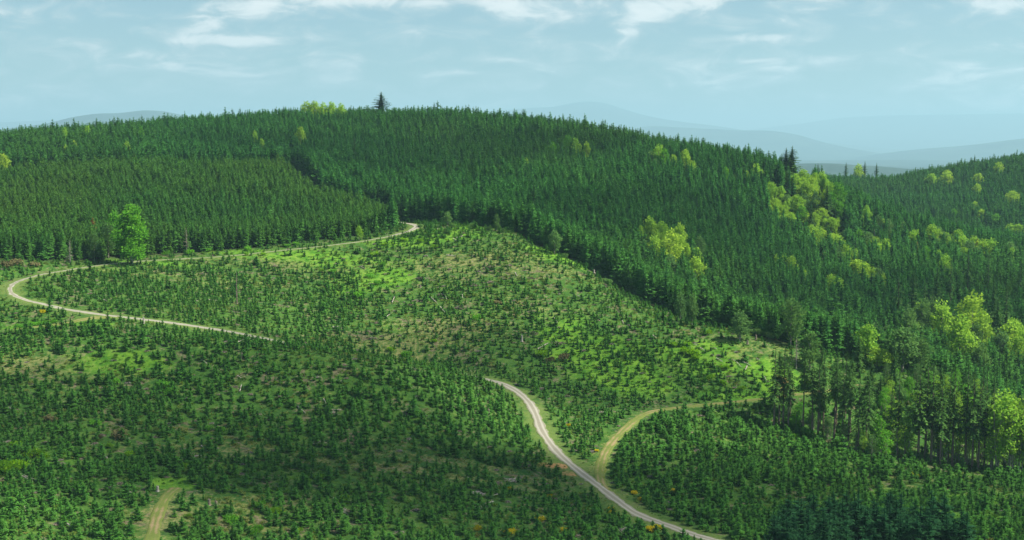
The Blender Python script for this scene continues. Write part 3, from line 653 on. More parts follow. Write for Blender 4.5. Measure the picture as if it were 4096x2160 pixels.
# look: 0 yellow green, 1 fresh green, 2 dull; (px, py of crown centre, height m, width m, look, tint)
G3 = lambda x, y: (650 + x * .1454, 112.5 + y * .1454)
G6 = lambda x, y: (650 + x * .1454, 287.5 + y * .1454)
G2 = lambda x, y: (325 + x * .13625, 75 + y * .13625)
BROAD = [
 ('beside the road at the young stand', ('bright green maple', 'bright green maples'), [(131, 232, 27, 13.5, 1, 0)]),
 ('behind the tall maple at the forest edge', ('dull green tree', 'leafy trees'), [(108, 240, 15, 8, 2, 0), (114, 230, 18, 8, 1, 0), (94, 246, 13, 7, 2, 0)]),
 ('on the skyline left of the lone fir', ('lime tree', 'yellow-green treetops'), [(307, 104, 19, 13, 0, .6), (315, 103, 20, 12, 0, .5), (323, 104.5, 19, 10, 0, .3), (332, 104, 19, 12, 0, .2), (341, 105, 18, 10, 0, .2)]),
 ('in the far left of the forest', ('yellow tree', 'yellow-green trees'), [(4, 168, 17, 9, 0, .9), (127, 153, 15, 7, 0, .3)]),
 ('above the young stand', ('small yellow tree', 'small yellow-green trees'), [(301, 139, 17, 9, 0, .6), (255, 140, 14, 6, 0, .1), (262, 148, 13, 6, 0, .1)]),
 ('in the top left forest band', ('small green tree', 'small green treetops'), [(65, 138, 15, 6, 0, 0), (88, 136, 15, 6, 0, .1), (141, 137, 15, 6, 1, 0), (75, 150, 13, 5, 0, .8), (66, 155, 13, 5, 0, .6), (219, 119, 16, 5, 1, 0)]),
 ('in the middle of the dark forest', ('bright tree', 'bright treetops'), [G2(1780, 525) + (16, 10, 1, 0), G2(1840, 545) + (16, 9, 0, .1), G2(1920, 580) + (16, 8, 0, .6), G2(1670, 570) + (15, 7, 1, 0), G2(1475, 690) + (15, 6, 0, .3), G2(1290, 750) + (15, 6, 2, 0)]),
 ('below the skyline right of centre', ('bright tree', 'light green treetops'), [G3(60, 305) + (16, 10, 0, 0), G3(95, 325) + (15, 8, 1, 0), G3(245, 340) + (16, 9, 0, .5), G3(730, 430) + (14, 8, 0, .2), G3(520, 450) + (14, 6, 1, 0)]),
 ('at the forest foot behind the road bend', ('green tree', 'small leafy trees'), [G2(985, 1030) + (8, 7, 2, .2), G2(1085, 1000) + (8, 6, 2, .2), G2(900, 1055) + (7, 6, 2, .1), G2(1260, 1085) + (8, 4, 2, .2), G2(250, 1160) + (7, 4, 0, .1)]),
 ('at the forest edge right of the clearing', ('pale tree', 'pale leafy trees'), [G2(1685, 1225) + (11, 7, 2, 0), G6(210, 130) + (12, 5, 2, 0), G6(290, 150) + (13, 5, 2, .3), G6(620, 270) + (11, 8, 2, .1), G6(970, 240) + (18, 10, 2, 0)]),
 ('in the steep gully at the centre right', ('lime tree', 'yellow trees'), [G2(2380, 1160) + (17, 9, 0, .3), (653, 236, 16, 8, 0, .3), G3(80, 860) + (17, 9, 0, .1), G3(150, 960) + (22, 15, 0, .8), G3(205, 900) + (20, 11, 0, .5), G3(30, 950) + (15, 9, 0, .3), G3(200, 950) + (16, 9, 0, .5), G3(15, 850) + (15, 7, 0, .2)]),
 ('in the spur glade, upper row', ('tree', 'leafy trees'), [G3(830, 545) + (13, 9, 0, 0), G3(1000, 490) + (13, 8, 0, .2), G3(1050, 460) + (13, 10, 0, .1), G3(1075, 545) + (16, 9, 0, .3), G3(1115, 530) + (18, 11, 0, .7), G3(1140, 490) + (15, 8, 0, .2), G3(1185, 495) + (17, 8, 0, .2), G3(1290, 590) + (21, 12, 1, 0), G3(1245, 620) + (14, 8, 1, 0), G3(1040, 375) + (12, 6, 0, .2)]),
 ('in the spur glade, lower row', ('tree', 'low leafy trees'), [G3(860, 640) + (10, 8, 0, .4), G3(900, 690) + (10, 7, 0, .3), G3(940, 610) + (9, 9, 2, .4), G3(1010, 640) + (13, 10, 0, 0), G3(1040, 700) + (10, 9, 1, 0), G3(1130, 740) + (9, 8, 0, .3), G3(1180, 700) + (8, 8, 0, .5), G3(1250, 770) + (9, 8, 0, .3), G3(1300, 680) + (13, 8, 1, 0), G3(970, 740) + (9, 7, 0, .1)]),
 ('down the slope below the spur glade', ('tree', 'scattered bright treetops'), [G3(1490, 720) + (16, 6, 0, 0), G3(1140, 870) + (15, 9, 0, .2), G3(1290, 910) + (14, 9, 0, .3), G3(1295, 1000) + (15, 7, 2, .3), G3(1345, 1000) + (16, 8, 0, 0), G3(920, 1060) + (14, 5, 0, .2), G3(975, 1085) + (15, 9, 0, .4), G3(1430, 1095) + (14, 12, 0, .5), G3(1475, 1115) + (14, 9, 0, .4), G3(1250, 1195) + (13, 10, 0, .1), G3(1300, 1215) + (12, 9, 0, 0)]),
 ('in the bright strip right of the glade', ('tree', 'pale green treetops'), [G3(1440, 870) + (12, 8, 1, 0), G3(1500, 895) + (13, 9, 2, 0), G3(1550, 925) + (13, 9, 0, .2), G3(1575, 970) + (13, 8, 0, .2), G3(1625, 950) + (15, 9, 0, .1), G3(1570, 780) + (14, 6, 2, .3), G3(1645, 800) + (13, 7, 2, .2), G3(1570, 1150) + (14, 7, 2, 0), G3(1600, 1190) + (13, 6, 0, .4), G3(1740, 815) + (12, 6, 2, .1)]),
 ('in the belt at the right edge', ('tree', 'light green treetops'), [G3(1940, 850) + (15, 11, 0, 0), G3(1900, 1000) + (14, 8, 1, 0), G3(2030, 1070) + (16, 9, 0, 0), G3(2120, 880) + (14, 9, 0, .1), G3(2150, 925) + (14, 9, 0, 0), G3(2200, 960) + (15, 11, 2, 0), G3(2225, 920) + (13, 8, 0, 0), G3(2285, 960) + (15, 12, 0, .3), G3(2345, 960) + (16, 11, 0, 0), G3(2160, 1000) + (13, 8, 0, 0), G3(2475, 965) + (14, 9, 2, 0), G3(1985, 850) + (13, 8, 2, 0)]),
 ('on the far right hillside', ('tree', 'small far treetops'), [G3(1940, 480) + (17, 12, 0, .2), G3(2045, 462) + (18, 15, 0, .7), G3(2260, 475) + (16, 11, 0, .7), G3(2400, 400) + (16, 12, 0, .6), G3(2495, 600) + (16, 14, 0, .7), G3(2255, 545) + (15, 11, 0, .5), G3(2280, 720) + (13, 10, 0, .5), G3(2235, 660) + (12, 8, 0, .3), G3(2380, 750) + (13, 9, 1, 0), G3(2480, 815) + (12, 11, 0, .1), G3(2535, 820) + (12, 12, 0, 0), G3(2090, 710) + (12, 7, 1, 0)]),
 ('on the saddle between the two ridges', ('yellow-green tree', 'yellow-green trees'), [G3(1435, 372) + (22, 15, 0, .8)]),
 ('in the valley behind the groves', ('tree', 'big leafy trees'), [G6(2215, 240) + (28, 19, 0, .8), G6(2130, 390) + (26, 17, 0, 0), G6(2290, 330) + (22, 13, 0, .4), G6(1870, 240) + (22, 13, 2, .2), G6(1780, 310) + (22, 12, 2, .1), G6(1960, 220) + (20, 12, 2, 0), G6(1740, 430) + (17, 12, 2, 0), G6(2500, 360) + (20, 12, 0, .2), G6(2560, 430) + (20, 12, 0, .2), G6(1850, 470) + (15, 9, 2, 0), G6(2420, 420) + (16, 10, 2, 0)]),
 ('between the dark forest and near grove', ('tree', 'leafy trees'), [G6(1500, 380) + (14, 9, 0, 0), G6(1540, 330) + (12, 7, 2, 0), G6(1610, 410) + (10, 8, 2, .2), G6(1640, 340) + (11, 8, 2, 0), G6(1100, 430) + (14, 9, 2, 0), G6(1560, 480) + (8, 7, 0, .4), G6(1620, 500) + (8, 7, 0, .4)]),
]
MAPLE_G = broadleaf(rg, 14, 7.0, 9000, .04, 18, .27)
MAPLE = (MAPLE_G[0].mesh('leafy_crown', M_MAPLE), MAPLE_G[1].mesh('limbs', M_PALEBARK))
for where, noun, L in BROAD:
    pts = []
    for (px, py, h, w, look, tint) in L:
        x, y = at(px, py, h * .58)
        if 'skyline left' in where or 'saddle' in where:
            y = 1062.0 if 'skyline left' in where else 1440.0; x = ray(px, py)[0] * y; h = ray(px, py - 2)[1] * y - float(H(x, y)); h /= 1.1
        f = 1.3 if (h < 20 and px > 640) else 1.12
        pts.append((px, x, y, h * 1.10, w * f, look, tint))
        EXCL.append((x, y, w * .36 * f))
        EXCL.append((x * (y - 6) / y, y - 6, w * .34)); EXCL.append((x * (y - 11) / y, y - 11, w * .26))
    for (q, lab) in ordinals(pts, noun, where):
        _, x, y, h, w, look, tint = q
        k = random.randrange(4); s = w / 10.0
        if noun[0] == 'bright green maple': s = w / 6.5
        tree_thing('leafy_tree', MAPLE if noun[0] == 'bright green maple' else BRDM[look][k], x, y, s, lab, 'tree', None if len(L) == 1 else f"{noun[1]} {where}", sz=h / 14.0, tint=tint)

    if pts[0][0] > 640 and len(L) > 1 and 'far right' not in where:
        for (px, x, y, h, w, look, tint) in pts:
            for _ in range(2):
                a = random.uniform(0, 6.283); d = random.uniform(.45, .95) * w; xx, yy = x + math.cos(a) * d, y + math.sin(a) * d
                if inpoly([xx], [yy], OPEN)[0]: continue
                EXCL.append((xx, yy, w * .30)); EXCL.append((xx * (yy - 7) / yy, yy - 7, w * .25))
                tree_thing('leafy_tree', BRDM[random.choice((look, 0, 2))][random.randrange(4)], xx, yy, w / 10 * random.uniform(.5, .85), f"smaller light green tree among those {where}", 'tree',
                           f"smaller trees {where}", sz=h / 14 * random.uniform(.55, .85), tint=tint * random.uniform(.2, .8))

# bright leafy under-trees and tall multi-stemmed trees around the near groves
LT_P = [broadleaf(rg, 16, 8, 1700, .12, 12, .34, 1.2, 3) for _ in range(3)]
LTM = [[(c.mesh('leafy_crown', m), t.mesh('limbs', M_PALEBARK)) for c, t in LT_P] for m in (M_BRD, M_MAPLE, M_DULL)]
UNDER = [(1.0, 'lime slender trees', 'under the right-hand dark firs', [(896, 458, 17, 9, 0, .1), (906, 459, 16, 7, 0, 0), (945, 462, 16, 7, 0, .2), (957, 463, 15, 6, 0, .3), (968, 464, 18, 7, 0, .1), (980, 462, 15, 8, 0, .2), (935, 457, 12, 6, 2, .1), (990, 466, 16, 8, 1, 0)]),
         (1.0, 'tall green trees', 'at the right edge beside the dark firs', [(1003, 474, 30, 16, 0, 0), (1014, 475, 28, 12, 0, .3), (1023, 475, 29, 12, 2, .3), (994, 473, 24, 10, 0, 0), (1034, 476, 27, 13, 2, .3)]),
         (1.0, 'bluish-green trees', 'between the two groves of dark firs', [(876, 456, 15, 8, 1, 0), (872, 460, 9, 5, 2, 0), (884, 460, 11, 7, 1, 0), (864, 455, 9, 5, 0, .2)]),
         (1.0, 'small green trees', 'among the bare trunks of the near grove', [(800, 425, 9, 7, 1, 0), (812, 432, 8, 6, 2, .1), (828, 440, 9, 6, 2, .1), (845, 447, 10, 6, 2, .2), (795, 430, 5, 5, 1, 0), (856, 450, 9, 5, 2, .1)])]
for _, noun, where, L in UNDER:
    pts = [(px,) + pix(px, py, 1)[:0] + at(px, py) + (h, w, look, tint) for (px, py, h, w, look, tint) in L]
    for q, lab in ordinals(pts, (noun[:-1], noun), where):
        _, x, y, h, w, look, tint = q
        tree_thing('slender_tree', LTM[look][random.randrange(3)], x, y, w / 8.0, lab, 'tree', f"{noun} {where}", sz=h / 16.0, tint=tint)

Xd, Yd = jitter(BELT[:, 0].min(), BELT[:, 0].max(), BELT[:, 1].min(), BELT[:, 1].max(), 6.5)
kd = inpoly(Xd, Yd, BELT)
for x, y in zip(Xd[kd], Yd[kd]):
    tree_thing('slender_tree', LTM[random.choice((0, 0, 1, 2))][random.randrange(3)], x, y, random.uniform(.5, .8), 'light green slender tree in the thicket behind the right-hand grove', 'tree', 'light green thicket behind the right-hand grove', sz=random.uniform(.45, .75), tint=random.uniform(0, .3))

# ---- tall old firs with bare lower trunks
TALL_P = [conifer(rg, 30, 4.0, .54, 34, 10, 5, .30, .36, .32, .50, False) for _ in range(3)] + [conifer(rg, 30, 4.2, .34, 34, 9, 5, .36, .36, .30, .6, False) for _ in range(3)]
TALL = [(c.mesh('fir_crown', M_TALL), t.mesh('fir_trunk', M_BARK)) for c, t in TALL_P]
BIG_P = [conifer(rg, 30, 6.0, .10, 38, 12, 5, .20, .26, .30, .62) for _ in range(3)]
BIG = [(c.mesh('fir_crown', M_TALL), t.mesh('fir_trunk', M_BARK)) for c, t in BIG_P]
g1 = [(774, 428, 29), (779, 425, 27), (783, 428, 30), (788, 430, 28), (803, 433, 29), (812, 436, 27), (818, 438, 29), (823, 436, 30), (834, 442, 29), (842, 446, 30), (848, 449, 28),
      (858, 452, 28), (868, 455, 27), (790, 420, 28), (820, 425, 30), (836, 428, 30), (850, 433, 28), (845, 420, 27), (866, 440, 25)]
g2 = [(890, 452, 22), (897, 458, 30), (918, 462, 32), (925, 460, 34), (931, 463, 33), (940, 466, 29), (952, 466, 33), (965, 467, 34), (972, 470, 33), (978, 470, 30), (984, 468, 32), (948, 460, 31), (938, 457, 30), (991, 468, 30), (981, 459, 31)]
def row(L, name, meshes, noun, where):
    L = sorted(L)
    for i, (px, py, h) in enumerate(L):
        x, y = at(px, py)
        n = len(L); q = ['leftmost', 'second from left', 'third from left'][i] if i < 3 else (['rightmost', 'second from right', 'third from right'][n - 1 - i] if n - 1 - i < 3 else None)
        lab = f"{q} of the {noun} {where}" if q else f"{noun[:-1]} in the middle of the group {where}"
        tree_thing(name, meshes[random.randrange(len(meshes))], x, y, h / 30.0 * random.uniform(.70, .92), lab, 'fir tree', f"{noun} {where}", sz=h / 30.0)
        EXCL.append((x, y, 2.0))
row(g1, 'tall_fir', TALL, 'bare-trunked tall firs', 'at the end of the dirt track')
g2 = [(a, b, h * 1.1) for a, b, h in g2]
row(g2, 'tall_fir', TALL[3:] + TALL[:1], 'ragged dark tall firs', 'in the right-hand grove')
row([(858, 372, 16), (893, 400, 24), (871, 395, 14), (880, 405, 12)], 'fir_tree', BIG, 'single dark firs', 'on the slope between the groves')
row([G6(1700, 330) + (34,), G6(1800, 300) + (34,), G6(1960, 280) + (33,), G6(2060, 200) + (34,), G6(2350, 380) + (34,), G6(2380, 480) + (32,), G6(2440, 440) + (35,), G6(1880, 330) + (30,), G6(1930, 390) + (28,), G6(2000, 400) + (28,), G6(2180, 120) + (33,), G6(2320, 130) + (32,), G6(2540, 200) + (33,)],
    'old_fir', BIG[:2] + TALL[3:5], 'large dark firs', 'in the valley behind the groves')
# single conifers that stand out above the canopy: (px, py of the top, height, width factor)
def top_tree(px, py, h, wf, lab, Y=None, grp=None, meshes=BIG, name='fir_tree', cat='fir tree', z=None):
    if Y is None:
        x, y = at(px, py, h)
    else:
        a, b = ray(px, py); x, y = a * Y, Y
    tree_thing(name, meshes[random.randrange(len(meshes))], x, y, h / 30.0 * wf, lab, cat, grp, sz=h / 30.0)
    EXCL.append((x, y, 2.5 * wf))
def skyline_tree(px, py_top, Y, wf, lab):
    a, b = ray(px, py_top); x = a * Y; h = b * Y - float(H(x, Y)); top_tree(px, py_top, max(h, 12), wf, lab, Y)
skyline_tree(380.5, 91.5, 1070, 2.5, 'tall dark fir standing alone above the main skyline')
skyline_tree(434, 101.5, 1075, .9, 'broken-topped fir poking just above the skyline right of the lone fir')
skyline_tree(786, 147.5, 905, 1.7, 'left one of two broad dark firs at the right end of the main ridge')
skyline_tree(792, 145.5, 900, 1.9, 'right one of two broad dark firs at the right end of the main ridge')
skyline_tree(283, 105.5, 1040, .8, 'dark pointed fir on the skyline left of the lime-green treetops')
skyline_tree(975, 154, 1370, .8, 'fir that sticks out of the far right ridge')
for px, py in ((846, 162), (865, 160.5), (818, 163), (877, 162.5)):
    skyline_tree(px, py, 1440, .9, 'dark pointed fir on the saddle skyline')
for o in COL.objects:
    if o.get('label') == 'dark pointed fir on the saddle skyline': o['group'] = 'pointed firs on the saddle skyline'
top_tree(533.5, 183, 24, .95, 'dark old fir rising out of the forest behind the clearing')
top_tree(354, 137, 22, .9, 'dark old fir in the upper forest left of centre')
for (p, h, lab) in [(G3(1040, 505), 20, 'dark fir in the middle of the spur glade'), (G3(1110, 615), 18, 'lower dark fir in the spur glade beside shrubs'), (G3(920, 650), 12, 'small dark fir low in the spur glade'),
                    (G3(860, 535), 14, 'dark fir at the left end of the spur glade'), (G3(1165, 525), 18, 'slim dark fir right of centre in the spur glade'), (G3(1220, 480), 25, 'largest dark fir, left of the round tree in the glade'),
                    (G3(960, 695), 10, 'smallest dark fir at the lower edge of the glade'), (G3(1480, 680), 18, 'dark fir beside a slender bright tree below the glade')]:
    top_tree(*p, h, 1.0, lab)
top_tree(850, 479, 8, 1.0, 'dark pointed fir standing above the young plantation bottom right')
# dying and dead trees
def snag(rg, h, n=26, spread=.13):
    g = Geo(); g.tube([(0, 0, -.5), (.1, 0, h * .4), (.05, .1, h * .75), (0, .1, h)], [h * .016 + .05, h * .011 + .04, h * .007 + .02, .02], 6)
    b = Geo()
    for _ in range(n):
        z = h * rg.uniform(.25, .97); a = rg.uniform(0, 6.283); L = h * spread * (1.25 - z / h) * rg.uniform(.6, 1.3); c, s = math.cos(a), math.sin(a)
        b.tube([(0, 0, z), (c * L * .5, s * L * .5, z - L * .05), (c * L, s * L, z + L * rg.uniform(-.25, .2))], [.05, .035, .012], 3)
    return g, b
SN = [snag(rg, 15, 120, .17) for _ in range(3)]
SNM = [(a.mesh('snag_trunk', M_GREYW), b.mesh('snag_branches', M_STICK)) for a, b in SN]
SNP = [(a.mesh('snag_trunk', M_GREYW), b.mesh('snag_branches', M_GREYW)) for a, b in SN]
RUSTM = [(c.mesh('rusty_crown', M_RUST), t.mesh('conifer_trunk', M_BARK)) for c, t in CON_P[:2]]
GR0 = lambda x, y: (x * .13625, 75 + y * .13625)
for (p, h, m, lab) in [(GR0(510, 1215), 12, SNP, 'bare grey dead tree at the forest edge left of the maple'), (GR0(1365, 1120), 13, SNM, 'brownish bare dead tree in the young stand edge'),
                       (G3(1545, 800), 15, SNP, 'bleached dead tree on the slope right of the glade'), (G3(310, 1110), 14, SNP, 'pale dead tree low in the forest above the clearing'),
                       (G3(172, 1175), 12, SNM, 'thin grey dead tree at the clearing edge'), (G6(1010, 350), 13, SNP, 'pale leaning dead tree behind the near grove')]:
    x, y = at(*p, h); tree_thing('dead_tree', m[random.randrange(3)], x, y, h / 15, lab, 'dead tree', None, parts=('trunk', 'branches')); EXCL.append((x, y - 2, 2.2))
for (p, h, lab) in [(G3(2255, 860), 16, 'rusty orange dying conifer above the light green belt'), (G3(1838, 885), 14, 'small orange-brown conifer in the right-hand forest'), (G3(1200, 950), 14, 'orange-tinged conifer below the spur glade'),
                    (GR0(680, 1040), 13, 'orange-brown dying conifer in the young stand left of the maple'), (GR0(1300, 775), 10, 'brownish conifer in the upper young stand')]:
    x, y = at(*p, h); tree_thing('dying_conifer', RUSTM[0], x, y, h / 15, lab, 'conifer', None); EXCL.append((x, y, 2)); EXCL.append((x * .99, y - 4, 2.5))
sx, sy = at(237, 304); a_, b_ = snag(rg, 15, 22, .07)
tree_thing('bare_sapling', (a_.mesh('t', M_STICK), b_.mesh('b', M_STICK)), sx, sy, 1, 'tall thin leafless tree standing alone on the upper clearing', 'dead tree', None, parts=('trunk', 'branches'))

# ---- the forest
Xa, Ya = jitter(-720, 1000, 480, 1600, 3.75)
dl = samp(forest_a, Xa, Ya)
inl = inpoly(Xa, Ya, LEFT)
k = (~inpoly(Xa, Ya, OPEN)) & (~inpoly(Xa, Ya, BELT)) & (~inpoly(Xa, Ya, GLADE)) & (~inpoly(Xa * (Ya + 10) / Ya, Ya + 10, GLADE)) & (~inpoly(Xa * (Ya + 22) / Ya, Ya + 22, GLADE)) & (~inl) & gap(Xa, Ya, 5.5, 4) & in_view(Xa, Ya, 15)
# the grassy cut that divides the two stands
cut = np.array([(-98, 705), (-110, 735), (-122, 765), (-135, 800), (-150, 838)])
dc, _ = nearest(smooth(cut), Xa, Ya); k &= (dc > 7)
up = smooth(np.array([(-560, 760), (-400, 800), (-300, 830), (-210, 848), (-150, 850)])); du, _ = nearest(up, Xa, Ya); k &= du > 7
Xa, Ya = Xa[k], Ya[k]
Xb, Yb = jitter(-720, 0, 480, 860, 3.15)
kb = inpoly(Xb, Yb, LEFT) & (~inpoly(Xb, Yb, OPEN)) & gap(Xb, Yb, 5.0, 4) & in_view(Xb, Yb, 12); Xb, Yb = Xb[kb], Yb[kb]
# dark mature stand coming in at the bottom right corner
Xc, Yc = jitter(60, 320, 255, 312, 4.2)
pxc, pyc = project(Xc, Yc, H(Xc, Yc)); kc = (pyc > np.interp(pxc, [740, 775, 800, 860, 930, 965, 985, 1150], [640, 562, 552, 548, 556, 575, 640, 700])); Xc, Yc = Xc[kc], Yc[kc]
Xd_, Yd_ = Xc, Yc; Xc, Yc = Xc[:0], Yc[:0]
FX = np.concatenate([Xa, Xb, Xc]); FY = np.concatenate([Ya, Yb, Yc])
big = fbm(FX, FY, 60, 21) ; 
FH = np.concatenate([15.6 + rn.normal(0, 1.9, len(Xa)) + 4 * (rn.random(len(Xa)) < .03), 11.2 + rn.normal(0, 1.5, len(Xb)), 11.5 + rn.normal(0, 1.8, len(Xc))]) + big * 5
# taller edge trees along the cut and the upper line
da_, _ = nearest(smooth(cut), FX, FY); FH = np.where((da_ < 22) & (np.arange(len(FX)) < len(Xa)), FH + 3, FH)
FT = np.clip(np.concatenate([.12 + .9 * fbm(Xa, Ya, 110, 31), .60 + 1.0 * fbm(Xb, Yb, 70, 33), 0 * Xc]) + rn.normal(0, .10, len(FX)), 0, 1)
# thinner and mixed where the broadleaf belts are on the right
thin = np.clip(fbm(FX, FY, 45, 41) * 2.2, 0, 1) * (FX > 150) * (FY < 900)
FH = FH - 2.2 * np.clip((FY - 850) / 100, 0, 1)
keep = clear_of(FX, FY, EXCL) & (rn.random(len(FX)) > thin * .5) & (~hidden(FX, FY, FH))
keep &= rn.random(len(FX)) > .05
FX, FY, FH, FT = FX[keep], FY[keep], FH[keep], FT[keep]
FZ = H(FX, FY)
print('forest trees', len(FX))
pxf, pyf = project(FX, FY, FZ + FH * .5)
Wm = rn.uniform(.74, 1.15, len(FX)); var = rn.integers(0, len(CON), len(FX)); rot = rn.uniform(0, 6.283, len(FX))
size = FH / FY; inframe = (pxf > 0) & (pxf < 1024) & (project(FX, FY, FZ + FH)[1] < 536)
# individuals: the ones that show largest, along the open edges
near_open = samp(blur(open_m, 6), FX, FY) > .12
score = size * inframe * (near_open | (FY < 330))
ind = np.zeros(len(FX), bool); ind[np.argsort(-score)[:170]] = True
rest = ~ind
gn_scatter('conifer_forest', np.stack([FX, FY, FZ], 1)[rest], rot[rest], np.stack([Wm * FH / 15 , Wm * FH / 15, FH / 15], 1)[rest], var[rest], FT[rest], [m[2] for m in CON], 'dense dark green conifer forest covering the ridges')
def edge_region(px, py, x, y):
    if y < 335: return 'tall dark conifer of the stand cut off by the bottom right corner', 'conifers in the bottom right corner'
    if px < 110: return 'dark conifer at the forest edge left of the tall maple', 'edge conifers left of the maple'
    if px < 260: return 'conifer at the foot of the young stand just right of the maple', 'edge conifers right of the maple'
    if px < 404: return 'conifer beside the upper road where it nears the bend', 'edge conifers before the road bend'
    if px < 520: return 'conifer at the forest foot behind the bend of the road', 'edge conifers behind the bend'
    if px < 640: return 'conifer where the dark forest meets the crest of the clearing', 'edge conifers above the clearing crest'
    if px < 780: return 'dark conifer below the right-hand crest of the sunny clearing', 'edge conifers right of the clearing'
    return 'dark conifer in the valley behind the bare-trunked firs', 'conifers in the valley behind the groves'
for i in np.where(ind)[0]:
    lab, grp = edge_region(pxf[i], pyf[i], FX[i], FY[i]); s = Wm[i] * FH[i] / 15
    tree_thing('conifer', CON[var[i]][:2], FX[i], FY[i], s, lab, 'conifer', grp, rz=rot[i], sz=FH[i] / 15, tint=FT[i])

# the dark mature stand in the bottom right corner, every tree of it
M_DARK = leaf_material('dark_needles', (0.008, 0.044, 0.020), (0.018, 0.080, 0.032), (0.045, 0.13, 0.045), .18, (0.03, 0.14, 0.05))
DARKC = [(c.mesh('conifer_crown', M_DARK), t.mesh('conifer_trunk', M_BARK)) for c, t in CON_P]
for x, y in zip(Xd_, Yd_):
    h = max(8.5, random.gauss(14.5, 2.2)); px, py = project(x, y, float(H(x, y)) + h)
    if not (-60 < px < 1090 and py < 560): continue
    lab = 'tall dark conifer in the left part of the stand cut off by the bottom edge' if px < 860 else 'tall dark conifer in the right part of the stand cut off by the bottom edge'
    tree_thing('conifer', DARKC[random.randrange(len(DARKC))], x, y, h / 15 * random.uniform(.95, 1.3), lab, 'conifer', 'conifers at the bottom edge' if px < 860 else 'conifers at the right of the bottom stand', sz=h / 15)
# ---- young firs on the replanted ground
def sap_region(px, py):
    if px > 590 and py > 418: 
        return (2.55, 4.0)
    if py > 300 + (px > 520) * 0 and py > np.interp(px, [0, 290, 480, 520, 600], [318, 345, 378, 400, 505]): return (2.75, 3.3)
    return (3.4, 2.5)
Xs, Ys = jitter(-520, 470, 262, 735, 2.35, .42)
Zs = H(Xs, Ys); pxs, pys = project(Xs, Ys, Zs)
below = pys > np.interp(pxs, [0, 290, 480, 520, 545, 600, 700], [322, 349, 382, 398, 430, 492, 545])
right = (pxs > 600) & (pys > np.interp(pxs, [600, 606, 640, 700, 790, 870], [470, 440, 416, 410, 400, 390])) & (pxs > np.interp(pys, [400, 440, 470, 500, 540], [640, 612, 606, 620, 700]))
SH = np.where(right, 3.0, np.where(below, 2.6, 2.0)) * np.exp(rn.normal(0, .27, len(Xs))) * (1 + .35 * fbm(Xs, Ys, 40, 51))
prob = np.where(right, .68, np.where(below, .68, .80))
dens_n = fbm(Xs, Ys, 26, 61, 3)
prob = prob + dens_n * np.where(below, 1.1, 1.2) - .55 * samp(dry_a, Xs, Ys) * (~right) - .35 * samp(lush_a, Xs, Ys)
ks = inpoly(Xs, Ys, OPEN) & (rn.random(len(Xs)) < prob) & gap(Xs, Ys, 3.0, 2.6) & in_view(Xs, Ys, 2, 240) & clear_of(Xs, Ys, [(a, b, 1.2) for a, b, r in EXCL[:0]])
ks &= ~(inpoly(Xs, Ys, GROVE1) & (rn.random(len(Xs)) < .8)) & ~(inpoly(Xs, Ys, GROVE2) & (rn.random(len(Xs)) < .7))
tk = np.minimum(samp(np.minimum(DR, 1e3), Xs, Ys) , 50); SH = np.where(tk < 6, SH * .85, SH)
Xs, Ys, Zs, SH, pxs, pys, below, right = [q[ks] for q in (Xs, Ys, Zs, SH, pxs, pys, below, right)]
kh = ~hidden(Xs, Ys, SH + 8); Xs, Ys, Zs, SH, pxs, pys, below, right = [q[kh] for q in (Xs, Ys, Zs, SH, pxs, pys, below, right)]
print('young firs', len(Xs))
ST = np.clip(.22 + 1.0 * fbm(Xs, Ys, 50, 71) + rn.normal(0, .14, len(Xs)), 0, 1)
SW = rn.uniform(.8, 1.25, len(Xs)); sv = rn.integers(0, len(FIR), len(Xs)); sr = rn.uniform(0, 6.283, len(Xs))
infr = (pxs > 0) & (pxs < 1024) & (pys < 538); sc = SH / Ys * infr
ind = np.zeros(len(Xs), bool); ind[np.argsort(-sc)[:300]] = True; rest = ~ind
gn_scatter('young_fir_plantation', np.stack([Xs, Ys, Zs - .05], 1)[rest], sr[rest], np.stack([SW * SH / 3, SW * SH / 3, SH / 3], 1)[rest], sv[rest], ST[rest], FIR, 'thousands of young firs planted over the felled slopes')
def fir_region(px, py):
    if px > 900: return 'large young fir in the plantation below the right-hand grove', 'young firs below the right-hand grove'
    if px > 700: return 'large young fir between the dark corner stand and the near grove', 'young firs before the near grove'
    if px > 590: return 'large young fir right of the lower gravel road', 'young firs right of the lower road'
    if px > 400: return 'large young fir left of the lower gravel road', 'young firs left of the lower road'
    if px > 180: return 'large young fir right of the dirt track at the bottom', 'young firs right of the bottom track'
    return 'large young fir left of the dirt track at the bottom', 'young firs left of the bottom track'
for i in np.where(ind)[0]:
    lab, grp = fir_region(pxs[i], pys[i]); s = SW[i] * SH[i] / 3
    o = bpy.data.objects.new('young_fir', FIR[sv[i]]); COL.objects.link(o); o.location = (Xs[i], Ys[i], Zs[i] - .05); o.rotation_euler = (0, 0, sr[i]); o.scale = (s, s, SH[i] / 3)
    o['label'] = lab; o['category'] = 'young fir'; o['group'] = grp; o['tint'] = float(ST[i])

